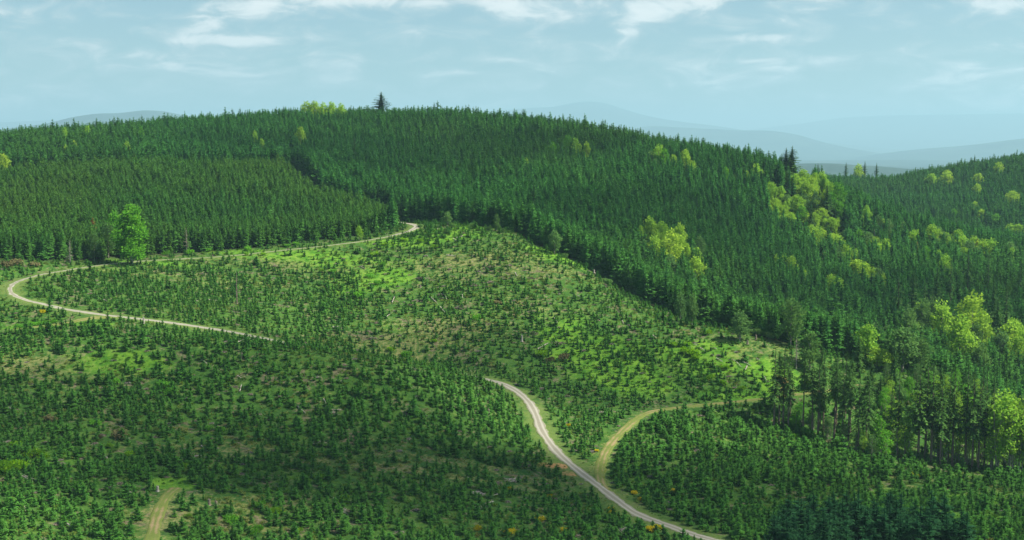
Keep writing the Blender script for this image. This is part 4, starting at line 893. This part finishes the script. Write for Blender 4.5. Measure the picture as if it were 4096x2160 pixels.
# ---- low brush and grass clumps
Xg, Yg = jitter(-520, 470, 262, 735, 2.3, .5)
pg = .55 + 1.2 * fbm(Xg, Yg, 18, 81, 3) + .3 * samp(lush_a, Xg, Yg)
kg = inpoly(Xg, Yg, OPEN) & (rn.random(len(Xg)) < pg) & gap(Xg, Yg, 1.2, .6) & in_view(Xg, Yg, 1, 220); Xg, Yg = Xg[kg], Yg[kg]
kg = ~hidden(Xg, Yg, 6.0); Xg, Yg = Xg[kg], Yg[kg]
dv = samp(np.minimum(np.minimum(DR, DT), 1e3), Xg, Yg)
gs = rn.uniform(.5, 1.25, len(Xg)) * np.clip(dv / 5, .35, 1) * (1 + .5 * fbm(Xg, Yg, 30, 83)); gt = np.clip(.35 + 1.6 * fbm(Xg, Yg, 12, 91, 3) + .5 * samp(dry_a, Xg, Yg) - .6 * samp(lush_a, Xg, Yg) + rn.normal(0, .2, len(Xg)), 0, 1)
gn_scatter('undergrowth', np.stack([Xg, Yg, H(Xg, Yg)], 1), rn.uniform(0, 6.28, len(Xg)), np.stack([gs * 1.2, gs * 1.2, gs], 1), rn.integers(0, len(TUFTS), len(Xg)), gt, TUFTS, 'low brush, ferns and grass clumps between the young firs')
# scrub of the spur glade
Xg, Yg = jitter(GLADE[:, 0].min() - 10, GLADE[:, 0].max() + 10, GLADE[:, 1].min() - 10, GLADE[:, 1].max() + 10, 2.6, .5)
kg = inpoly(Xg, Yg, GLADE); Xg, Yg = Xg[kg], Yg[kg]; gs = rn.uniform(1.2, 3.2, len(Xg))
SCR = [shrub(rg, 1.2, 1.6, 130, .22)[0].mesh('scrub', M_BRD) for _ in range(3)]
gn_scatter('scrub', np.stack([Xg, Yg, H(Xg, Yg)], 1), rn.uniform(0, 6.28, len(Xg)), np.stack([gs, gs, gs], 1), rn.integers(0, 3, len(Xg)), rn.uniform(.2, .9, len(Xg)), SCR, 'yellow-green scrub covering the open glade on the spur')

# ---- bushes
SH_P = [shrub(rg, 2.0, 3.0, 420, .26) for _ in range(4)]
def shrub_meshes(m): return [(c.mesh('bush_leaves', m), s.mesh('bush_stems', M_BARK)) for c, s in SH_P]
SHM = {'lime': shrub_meshes(M_LIME), 'green': shrub_meshes(M_MAPLE), 'brown': shrub_meshes(M_BROWNL), 'yellow': shrub_meshes(M_BROOM), 'dull': shrub_meshes(M_DULL)}
Z4 = lambda x, y: (x * .13625, 250 + y * .13625)
Z5 = lambda x, y: (325 + x * .13625, 210 + y * .13625)
Z7 = lambda x, y: (x * .13587, 375 + y * .13587)
Z8 = lambda x, y: (450 + x * .13587, 362.5 + y * .13587)
ZC = lambda x, y: (675 + x * .05524, 325 + y * .05524)
BUSH = [
 ('yellow', ('yellow broom bush', 'yellow broom bushes'), 'left of the lower road', [Z8(655, 1175) + (3.2,), Z8(440, 1275) + (3.4,), Z8(200, 1245) + (2.4,), Z8(850, 1250) + (2.2,), Z8(735, 1000) + (1.9,), Z8(430, 945) + (1.8,)]),
 ('yellow', ('yellow broom bush', 'yellow broom bushes'), 'along the right of the lower road', [Z8(1655, 958) + (2.2,), Z8(1360, 975) + (2,), Z8(1405, 1022) + (1.8,), Z8(1080, 660) + (1.6,)]),
 ('yellow', ('yellow broom bush', 'yellow broom bushes'), 'at the very bottom below the road', [Z8(1475, 1252) + (2.8,), Z8(1525, 1240) + (2.6,), Z8(1190, 1120) + (2.2,), Z8(1185, 1085) + (1.8,)]),
 ('yellow', ('small yellow broom bush', ''), 'right of the road above the track junction', [Z8(872, 475) + (2,)]),
 ('yellow', ('yellow broom bush', ''), 'far up in the right-hand plantation', [Z8(2385, 820) + (2.8,)]),
 ('yellow', ('yellow broom bush', ''), 'in the plantation beside the pointed dark fir', [(915, 478, 2.6)]),
 ('yellow', ('orange-yellow bush', ''), 'beside the round fir below the upper road', [Z4(310, 470) + (2.6,)]),
 ('lime', ('lime bush', 'lime-green bushes'), 'at the lower left edge', [Z7(250, 610) + (5.5,), Z7(40, 720) + (6,), Z7(150, 700) + (4.5,), Z7(110, 545) + (3.8,), Z7(310, 620) + (3.6,)]),
 ('lime', ('lime bush', 'small lime-green bushes'), 'above the bottom dirt track', [Z7(820, 535) + (3,), Z7(945, 605) + (3,), Z7(1310, 635) + (2.4,), Z7(1355, 685) + (2.6,)]),
 ('lime', ('lime bush', 'lime-green bushes'), 'right of the bottom dirt track', [Z7(2360, 770) + (3.2,), Z7(2010, 1025) + (3.4,), Z7(2070, 1040) + (2.6,), Z7(2355, 1000) + (2.6,), Z7(2540, 935) + (3,), Z7(2190, 1175) + (3,), Z7(1560, 1195) + (2.2,), Z7(1390, 1050) + (2.2,)]),
 ('green', ('green bush', 'bright green bushes'), 'at the bottom centre', [Z7(1700, 1100) + (4.4,), Z7(1890, 1170) + (4.4,), Z7(1910, 980) + (3.6,), Z7(1540, 410) + (3,), Z7(1620, 425) + (3.4,)]),
 ('green', ('round bright green bush', 'round green bushes'), 'on the shaded slope left of the road', [Z7(1215, 100) + (4.6,), Z7(1240, 150) + (4,), Z7(840, 70) + (3.4,), Z7(700, 375) + (3.6,)]),
 ('green', ('bush', 'vine-covered bushes'), 'below the upper left spur track', [Z4(150, 575) + (3,), Z4(200, 568) + (3,), Z4(250, 560) + (3.2,), Z4(300, 553) + (3.2,), Z4(350, 545) + (3.2,), Z4(390, 540) + (2.8,)]),
 ('green', ('bush', 'green bushes'), 'in the hollow at the clearing centre', [Z5(240, 645) + (5.2,), Z5(600, 1095) + (4.6,), Z5(1110, 815) + (4.2,), Z5(60, 465) + (4.2,), Z5(330, 500) + (4,), Z5(420, 420) + (4,), Z5(380, 545) + (3.8,)]),
 ('lime', ('lime bush', 'lime-green bushes'), 'on the clearing slope above the road', [Z5(480, 1045) + (3.2,), Z5(805, 985) + (3,), Z5(1345, 1085) + (2,), Z5(1595, 1085) + (4.8,)]),
 ('brown', ('brownish bush', 'brownish twiggy bushes'), 'at the lower clearing hollow', [Z5(1740, 1105) + (4.8,), Z5(1270, 690) + (3.4,), Z5(1650, 1120) + (3.4,)]),
 ('brown', ('brown bush', 'brown bushes'), 'in the left-hand plantation', [Z7(880, 475) + (4.6,), Z7(375, 345) + (3.6,), Z7(1130, 640) + (3,), Z7(720, 480) + (2.8,)]),
 ('lime', ('bush', 'glowing lime bushes'), 'on the sunny clearing end', [ZC(220, 540) + (5.5,), ZC(330, 590) + (5,), ZC(420, 640) + (4.5,), ZC(570, 185) + (3.8,), ZC(215, 395) + (3.8,), ZC(900, 810) + (3.6,), ZC(600, 980) + (3.8,), ZC(850, 1130) + (3.4,), ZC(1220, 1180) + (3.4,), ZC(20, 400) + (3.6,)]),
 ('dull', ('bush', 'dull olive bushes'), 'on the right-hand crest of the clearing', [ZC(1400, 160) + (5,), ZC(1550, 200) + (5.5,), ZC(1680, 250) + (4.5,), ZC(1300, 130) + (4.,), Z5(2080, 540) + (4,), Z5(2250, 590) + (4.5,), Z5(1790, 300) + (5.5,), Z5(1750, 350) + (4.,), Z5(1400, 125) + (4,)]),
 ('dull', ('bush', 'low green bushes'), 'behind the upper road bend', [Z5(700, 130) + (3.4,), Z5(820, 130) + (3.6,), Z5(950, 125) + (4,), Z5(1080, 130) + (4,), Z5(1200, 150) + (4,), Z5(1300, 165) + (3.6,), Z5(890, 170) + (3.2,)]),
 ('lime', ('bush', 'sunlit bushes'), 'beside the upper road', [Z5(800, 285) + (4,), Z5(370, 340) + (4.6,), Z5(700, 240) + (3.6,), Z5(580, 230) + (3.6,), Z5(440, 260) + (3.2,), Z4(1930, 40) + (3,), Z4(1820, 40) + (3,), Z4(2370, 170) + (3.4,)]),
 ('green', ('bush', 'roadside bushes'), 'along the foot of the young stand', [GR0(1220, 1325) + (3.6,), GR0(1400, 1320) + (4.2,), GR0(1530, 1300) + (3.6,), GR0(1820, 1290) + (3.4,), GR0(2170, 1250) + (3.4,), GR0(2110, 1265) + (2.8,)]),
 ('brown', ('grey bush', 'greyish bare bushes'), 'at the forest foot on the far left', [Z4(60, 130) + (6,), Z4(130, 115) + (5.5,), Z4(250, 125) + (4.5,), Z4(700, 20) + (5,), Z4(560, 60) + (4.,)]),
 ('green', ('bush', 'green bushes'), 'under the bare-trunked firs', [(806, 436, 4.5), (814, 440, 4), (790, 424, 5), (797, 421, 4.5), (820, 443, 3.5), (868, 452, 3.2)]),
 ('green', ('bright bush', 'two bright green bushes'), 'in the right-hand plantation', [Z8(1860, 620) + (3.4,), Z8(2530, 560) + (3.4,)]),
]
for look, noun, where, L in BUSH:
    pts = [(px,) + at(px, py) + (w,) for (px, py, w) in L]
    for q, lab in ordinals(pts, noun, where):
        _, x, y, w = q; s = w / 3.0
        tree_thing('broom_bush' if look == 'yellow' else 'bush', SHM[look][random.randrange(4)], x, y, s, lab, 'bush', None if len(L) == 1 else f"{noun[1]} {where}", sz=s * random.uniform(.8, 1.05), parts=('foliage', 'stems'))
x, y = at(*Z4(365, 455)); tree_thing('fir_tree', CON[1][:2], x, y, .62, 'bushy dark fir just below the upper gravel road near the hairpin', 'fir tree', None, sz=.42)

# ---- logs, stumps and heaps of branches
def log_mesh(rg, L, r):
    g = Geo(); n = 6; P = [((i / n - .5) * L, rg.uniform(-.03, .03) * L * .5, r * .6 + rg.uniform(0, .04)) for i in range(n + 1)]
    g.tube(P, [r * (1.1 - .5 * i / n) for i in range(n + 1)], 8)
    for _ in range(3):
        x = rg.uniform(-.3, .45) * L; a = rg.uniform(.3, 2.8); l = rg.uniform(.4, 1.2)
        g.tube([(x, 0, r * .6), (x + .2 * l, math.cos(a) * l, r + math.sin(a) * l)], [r * .3, r * .08], 4)
    return g
LOGS = [
 ('pale fallen logs', 'on the sunny right end of the clearing', [(ZC(340, 370), ZC(400, 405)), (ZC(450, 435), ZC(540, 490)), (ZC(660, 562), ZC(700, 592)), (ZC(745, 620), ZC(860, 695)), (ZC(660, 440), ZC(755, 465)), (ZC(1220, 705), ZC(1385, 770)), (ZC(1040, 645), ZC(1085, 678)), (ZC(1110, 710), ZC(1210, 790)), (ZC(1305, 785), ZC(1272, 842)), (ZC(1475, 648), ZC(1525, 668)), (ZC(1608, 955), ZC(1655, 1065))]),
 ('thin grey logs', 'in the middle of the clearing', [(Z5(775, 640), Z5(830, 705)), (Z5(830, 705), Z5(900, 785)), (Z5(870, 610), Z5(905, 685)), (Z5(490, 690), Z5(515, 635)), (Z5(1395, 470), Z5(1412, 492)), (Z5(1850, 640), Z5(1905, 655)), (Z5(1680, 795), Z5(1710, 842)), (Z5(1560, 1035), Z5(1640, 990)), (Z5(2180, 820), Z5(2192, 848)), (Z5(450, 795), Z5(485, 765)), (Z5(2405, 928), Z5(2435, 952))]),
 ('white logs', 'at the lower left edge beside lime bushes', [(Z7(125, 740), Z7(240, 794)), (Z7(150, 738), Z7(282, 796)), (Z7(320, 800), Z7(368, 812)), (Z7(45, 240), Z7(92, 270))]),
 ('pale logs', 'on the left-hand plantation slope', [(Z7(935, 352), Z7(978, 354)), (Z7(760, 612), Z7(792, 624)), (Z7(1430, 615), Z7(1482, 612)), (Z7(1480, 535), Z7(1512, 552)), (Z7(845, 1078), Z7(878, 1086)), (Z7(470, 1100), Z7(518, 1132)), (Z7(180, 990), Z7(190, 1025)), (Z7(950, 868), Z7(985, 885)), (Z7(955, 880), Z7(992, 893)), (Z7(800, 845), Z7(835, 850))]),
 ('bleached logs', 'between the bottom track and the lower road', [(Z7(1763, 132), Z7(1780, 80)), (Z7(1748, 15), Z7(1778, 42)), (Z7(2185, 235), Z7(2252, 300)), (Z7(2425, 273), Z7(2512, 268)), (Z7(2380, 195), Z7(2428, 267)), (Z7(2320, 475), Z7(2352, 518)), (Z7(2475, 50), Z7(2528, 66)), (Z7(2455, 920), Z7(2482, 972)), (Z7(2330, 30), Z7(2358, 34)), (Z7(2090, 185), Z7(2110, 188))]),
 ('white branches', 'at the bottom left of the lower road', [(Z8(160, 972), Z8(250, 964)), (Z8(380, 862), Z8(425, 880)), (Z8(430, 885), Z8(488, 868)), (Z8(292, 1002), Z8(352, 985)), (Z8(240, 1055), Z8(322, 1042)), (Z8(125, 845), Z8(135, 872)), (Z8(165, 985), Z8(215, 968))]),
 ('pale logs', 'in the right-hand plantation', [(Z8(1785, 640), Z8(1832, 656)), (Z8(1508, 728), Z8(1578, 768)), (Z8(1515, 745), Z8(1560, 768)), ((892, 468), (900, 469)), ((905, 491), (915, 492)), ((925, 492), (932, 492.5)), ((1006, 499), (1012, 499.5))]),
 ('weathered logs', 'on the upper left of the clearing', [(Z4(1860, 440), Z4(1925, 465)), (Z4(2440, 578), Z4(2485, 572)), (Z4(1905, 150), Z4(1950, 140)), (Z4(760, 375), Z4(785, 385)), (Z4(1740, 690), Z4(1785, 668)), (Z4(1470, 815), Z4(1520, 845)), (Z4(1515, 370), Z4(1600, 385)), (Z4(1430, 380), Z4(1455, 388))]),
 ('pale sticks', 'near the top of the clearing', [(Z5(940, 215), Z5(965, 235)), (Z5(965, 215), Z5(1015, 200)), (Z5(820, 140), Z5(835, 155)), (Z5(890, 340), Z5(960, 350)), (Z5(265, 425), Z5(290, 440))]),
]
for noun, where, L in LOGS:
    pts = []
    for a, b in L:
        pts.append(((a[0] + b[0]) / 2, at(*a), at(*b)))
    for q, lab in ordinals(pts, (noun[:-1], noun), where):
        _, (x0, y0), (x1, y1) = q; dx, dy = x1 - x0, y1 - y0; L_ = math.hypot(dx, dy)
        if L_ > 9: dx, dy = dx * 9 / L_, dy * 9 / L_; L_ = 9.0
        L_ = max(L_, 1.6); cx_, cy_ = (x0 + x1) / 2, (y0 + y1) / 2
        za, zb = float(H(cx_ - dx / 2, cy_ - dy / 2)), float(H(cx_ + dx / 2, cy_ + dy / 2)); r = random.uniform(.15, .24)
        o = obj('log', log_mesh(random, L_, r).mesh('log', M_DEAD), loc=(cx_, cy_, (za + zb) / 2 + .35)); o.rotation_euler = (0, -math.atan2(zb - za, L_), math.atan2(dy, dx))
        o['label'] = lab; o['category'] = 'log'; o['group'] = f"{noun} {where}"
def stump_geo(rg, h, r):
    g = Geo(); n = 9; P = [(0, 0, -.3), (0, 0, .15), (0, 0, h * .5), (.03, 0, h)]
    g.tube(P, [r * 1.6, r * 1.25, r, r * .92], n)
    for k in range(5):
        a = k * 1.26 + rg.uniform(-.3, .3); g.tube([(math.cos(a) * r * .8, math.sin(a) * r * .8, .25), (math.cos(a) * r * 2.1, math.sin(a) * r * 2.1, -.1)], [r * .35, r * .12], 5)
    for k in range(4):
        a = rg.uniform(0, 6.28); g.tube([(math.cos(a) * r * .6, math.sin(a) * r * .6, h * .9), (math.cos(a) * r * .62, math.sin(a) * r * .62, h * 1.25)], [r * .25, r * .05], 4)
    return g
for (p, h, m, lab) in [(Z5(1445, 965), 2.4, M_DEAD, 'tall white broken stump in the lower clearing hollow'), (Z5(700, 575), 1.2, M_STICK, 'grey stump on the left of the clearing middle'), (Z5(1005, 645), 1.6, M_DEAD, 'pale upright stump in the clearing centre'),
                       (Z7(1160, 858), 1.5, M_DEAD, 'pale stump at the head of the bottom dirt track'), (Z7(1540, 970), 1.7, M_STICK, 'left of two grey stumps right of the bottom track'), (Z7(1590, 972), 1.4, M_STICK, 'right of two grey stumps right of the bottom track'),
                       (Z7(540, 872), 1.2, M_STICK, 'grey stump in the bottom left plantation'), (Z8(283, 405), 2.6, M_STICK, 'tall dark rotten stump left of the road curve'), (ZC(1310, 365), 1.6, M_STICK, 'grey stump with a pale root on the sunlit crest'),
                       (ZC(1465, 270), 2.0, M_STICK, 'dark upright stump at the crest behind the sunlit grass'), (Z4(1055, 545), 2.4, M_DEAD, 'pale stump standing at the edge of the upper road'), (Z4(1775, 795), 2.0, M_STICK, 'grey stump below the hidden stretch of road'),
                       (Z5(1975, 465), 1.6, M_DEAD, 'pale stump at the dark forest edge'), (Z8(2545, 790), 1.0, M_DEAD, 'short white stump in the right-hand plantation')]:
    x, y = at(*p); o = obj('stump', stump_geo(random, h, .38).mesh('stump', m), loc=(x, y, float(H(x, y))), label=lab, category='stump')
def heap(rg, w):
    g = Geo()
    for _ in range(46):
        a = rg.uniform(0, 6.28); l = w * rg.uniform(.25, .6); x, y = rg.gauss(0, .22) * w, rg.gauss(0, .18) * w; z = max(.1, .9 - math.hypot(x, y) / w * 1.8) * rg.uniform(.2, 1.1)
        e = rg.uniform(-.35, .5); g.tube([(x - math.cos(a) * l / 2, y - math.sin(a) * l / 2, z - e * l * .3), (x, y, z + .08), (x + math.cos(a) * l / 2, y + math.sin(a) * l / 2, z + e * l * .4)], [rg.uniform(.06, .14), .07, .025], 4)
    return g
heaps = [(Z5(1215, 420), 6), (Z5(700, 505), 6.5), (Z5(870, 625), 6), (Z5(680, 670), 5.5), (Z5(1100, 560), 5), (Z5(1215, 535), 5), (Z5(990, 720), 7), (Z5(1710, 985), 7.5), (Z5(1525, 755), 4.5), (Z5(1530, 915), 4.5), (Z5(350, 955), 4.5), (Z5(1350, 415), 4.5)]
for q, lab in ordinals([(p[0],) + at(*p) + (w,) for p, w in heaps], ('', 'brown heaps of dead branches'), 'on the clearing'):
    _, x, y, w = q; obj('branch_heap', heap(random, w).mesh('branch_heap', M_STICK), loc=(x, y, float(H(x, y))), label=lab, category='branch heap', group='heaps of dead branches on the clearing')
heaps = [(Z8(225, 1070), 4.5), (Z8(440, 880), 4.5), (Z8(205, 975), 4), (Z7(2340, 500), 4), (Z7(2440, 290), 4), (Z8(1290, 1240), 4.5), (Z8(1540, 750), 4), (Z7(2500, 1010), 5)]
for q, lab in ordinals([(p[0],) + at(*p) + (w,) for p, w in heaps], ('', 'grey heaps of dead branches'), 'in the lower plantations'):
    _, x, y, w = q; obj('branch_heap', heap(random, w).mesh('branch_heap', M_DEAD), loc=(x, y, float(H(x, y))), label=lab, category='branch heap', group='heaps of dead branches in the lower plantations')
# litter of the felling: short sticks and bits of root lying about
Xl, Yl = jitter(-420, 300, 268, 690, 8.5, .5)
kl = inpoly(Xl, Yl, OPEN) & gap(Xl, Yl, 2.5, 1.5) & (rn.random(len(Xl)) < .42 + 1.4 * fbm(Xl, Yl, 30, 95)) & in_view(Xl, Yl, 0, 100); Xl, Yl = Xl[kl], Yl[kl]
LIT = [heap(rg, 2.6).mesh('litter', m) for m in (M_STICK, M_STICK, M_GREYW)]
ls_ = rn.uniform(.5, 1.15, len(Xl))
gn_scatter('debris', np.stack([Xl, Yl, H(Xl, Yl)], 1), rn.uniform(0, 6.28, len(Xl)), np.stack([ls_, ls_, ls_ * .6], 1), rn.integers(0, 3, len(Xl)), 0 * Xl, LIT, 'dead sticks and root litter left on the felled ground')
# white-topped marker posts at the road bend
for q, lab in ordinals([(G2(x_, 1176)[0],) + at(*G2(x_, 1176)) for x_ in (405, 425, 447, 458)], ('', 'short pale posts'), 'beside the road before the bend'):
    g = Geo(); g.tube([(0, 0, -.3), (0, 0, 1.0), (0, 0, 1.1)], [.09, .09, .05], 6); _, x, y = q
    obj('marker_post', g.mesh('marker_post', M_DEAD), loc=(x, y, float(H(x, y))), label=lab, category='post', group='short pale posts beside the road')

# ------------------------------------------------------------------ clouds drifting high above, out of the picture; their shadows dapple the slopes
def cloud_material():
    m, t = material('cloud_vapour'); lw = t.n('ShaderNodeLayerWeight', {'Blend': .5}).outputs['Facing']
    co = t.n('ShaderNodeTexCoord').outputs['Object']
    n = t.noise(co, 2.2, 5, .6)
    a = t.math('MULTIPLY', t.math('SUBTRACT', 1.0, t.ramp(t.math('ADD', lw, t.math('MULTIPLY', t.math('SUBTRACT', n, .5), .9)), .25, .95)), .26)
    d = t.n('ShaderNodeBsdfTranslucent', {'Color': (.9, .9, .92, 1)}); tr = t.n('ShaderNodeBsdfTransparent')
    mx = t.n('ShaderNodeMixShader', {0: a, 1: tr.outputs[0], 2: d.outputs[0]}); t.n('ShaderNodeOutputMaterial', {'Surface': mx.outputs[0]}); return m
M_CLOUD = cloud_material()
def cloud(px, py, rx, ry, ang, lab, lift=12.0):
    """a flattened billowing cloud whose shadow falls round the ground point seen at (px,py)"""
    gx_, gy_ = at(px, py, lift); gz = float(H(gx_, gy_)); k = (1250 - gz) / SUN_DIR.z
    c = Vector((gx_, gy_, gz)) + SUN_DIR * k
    n, mm = 40, 24; v = []; f = []; sd = random.uniform(0, 100)
    for i in range(mm + 1):
        th = math.pi * i / mm
        for j in range(n):
            ph = 2 * math.pi * j / n; x, y, z = math.sin(th) * math.cos(ph), math.sin(th) * math.sin(ph), math.cos(th)
            b = 1 + .22 * math.sin(3 * ph + sd) * math.sin(th) + .12 * math.sin(7 * ph + 2 * th * 3 + sd) + .08 * math.sin(11 * ph - 5 * th + sd)
            v.append((x * b, y * b, z * (b if z > 0 else .5)))
    for i in range(mm):
        for j in range(n): f.append((i * n + j, (i + 1) * n + j, (i + 1) * n + (j + 1) % n, i * n + (j + 1) % n))
    o = obj('cloud', put_mesh('cloud', v, f, [M_CLOUD]), loc=c, label=lab, category='cloud', group='clouds drifting above the hills'); o.scale = (rx, ry, 45); o.rotation_euler = (0, 0, ang)
CLOUDS = [(130, 400, 140, 60, .1, 'broad pale cloud drifting above the left foreground slope'), (420, 450, 110, 50, 0, 'pale cloud drifting above the lower gravel road'),
          (700, 470, 130, 55, 0, 'pale cloud drifting above the right-hand plantation'), (400, 150, 150, 70, .1, 'largest pale cloud, drifting above the main ridge'), (500, 345, 110, 38, -.1, 'small pale cloud drifting above the clearing hollow'),
          (640, 210, 110, 60, .2, 'pale cloud drifting above the steep gully'), (930, 300, 110, 60, 0, 'pale cloud drifting above the right-hand valley'), (900, 535, 105, 34, 0, 'small unseen cloud added to shade the bottom right corner')]  # last cloud is added out of view to darken the corner stand
for c in CLOUDS: cloud(*c)

# ------------------------------------------------------------------ haze
def haze():
    m, t = material('blue_haze')
    v = t.n('ShaderNodeVolumePrincipled', {'Color': (0.46, 0.79, 1.0, 1), 'Density': 0.000066, 'Anisotropy': 0.1, 'Density Attribute': ''})
    t.n('ShaderNodeOutputMaterial', {'Volume': v.outputs[0]})
    x0, x1, y0, y1, z0, z1 = -54000, 54000, -54000, 54000, -211, 1400
    V = [(x, y, z) for z in (z0, z1) for y in (y0, y1) for x in (x0, x1)]
    F = [(0, 2, 3, 1), (4, 5, 7, 6), (0, 1, 5, 4), (2, 6, 7, 3), (0, 4, 6, 2), (1, 3, 7, 5)]
    obj('haze', put_mesh('haze', V, F, [m], False), kind='stuff', label='thin blue haze filling the air over the hills')
haze()
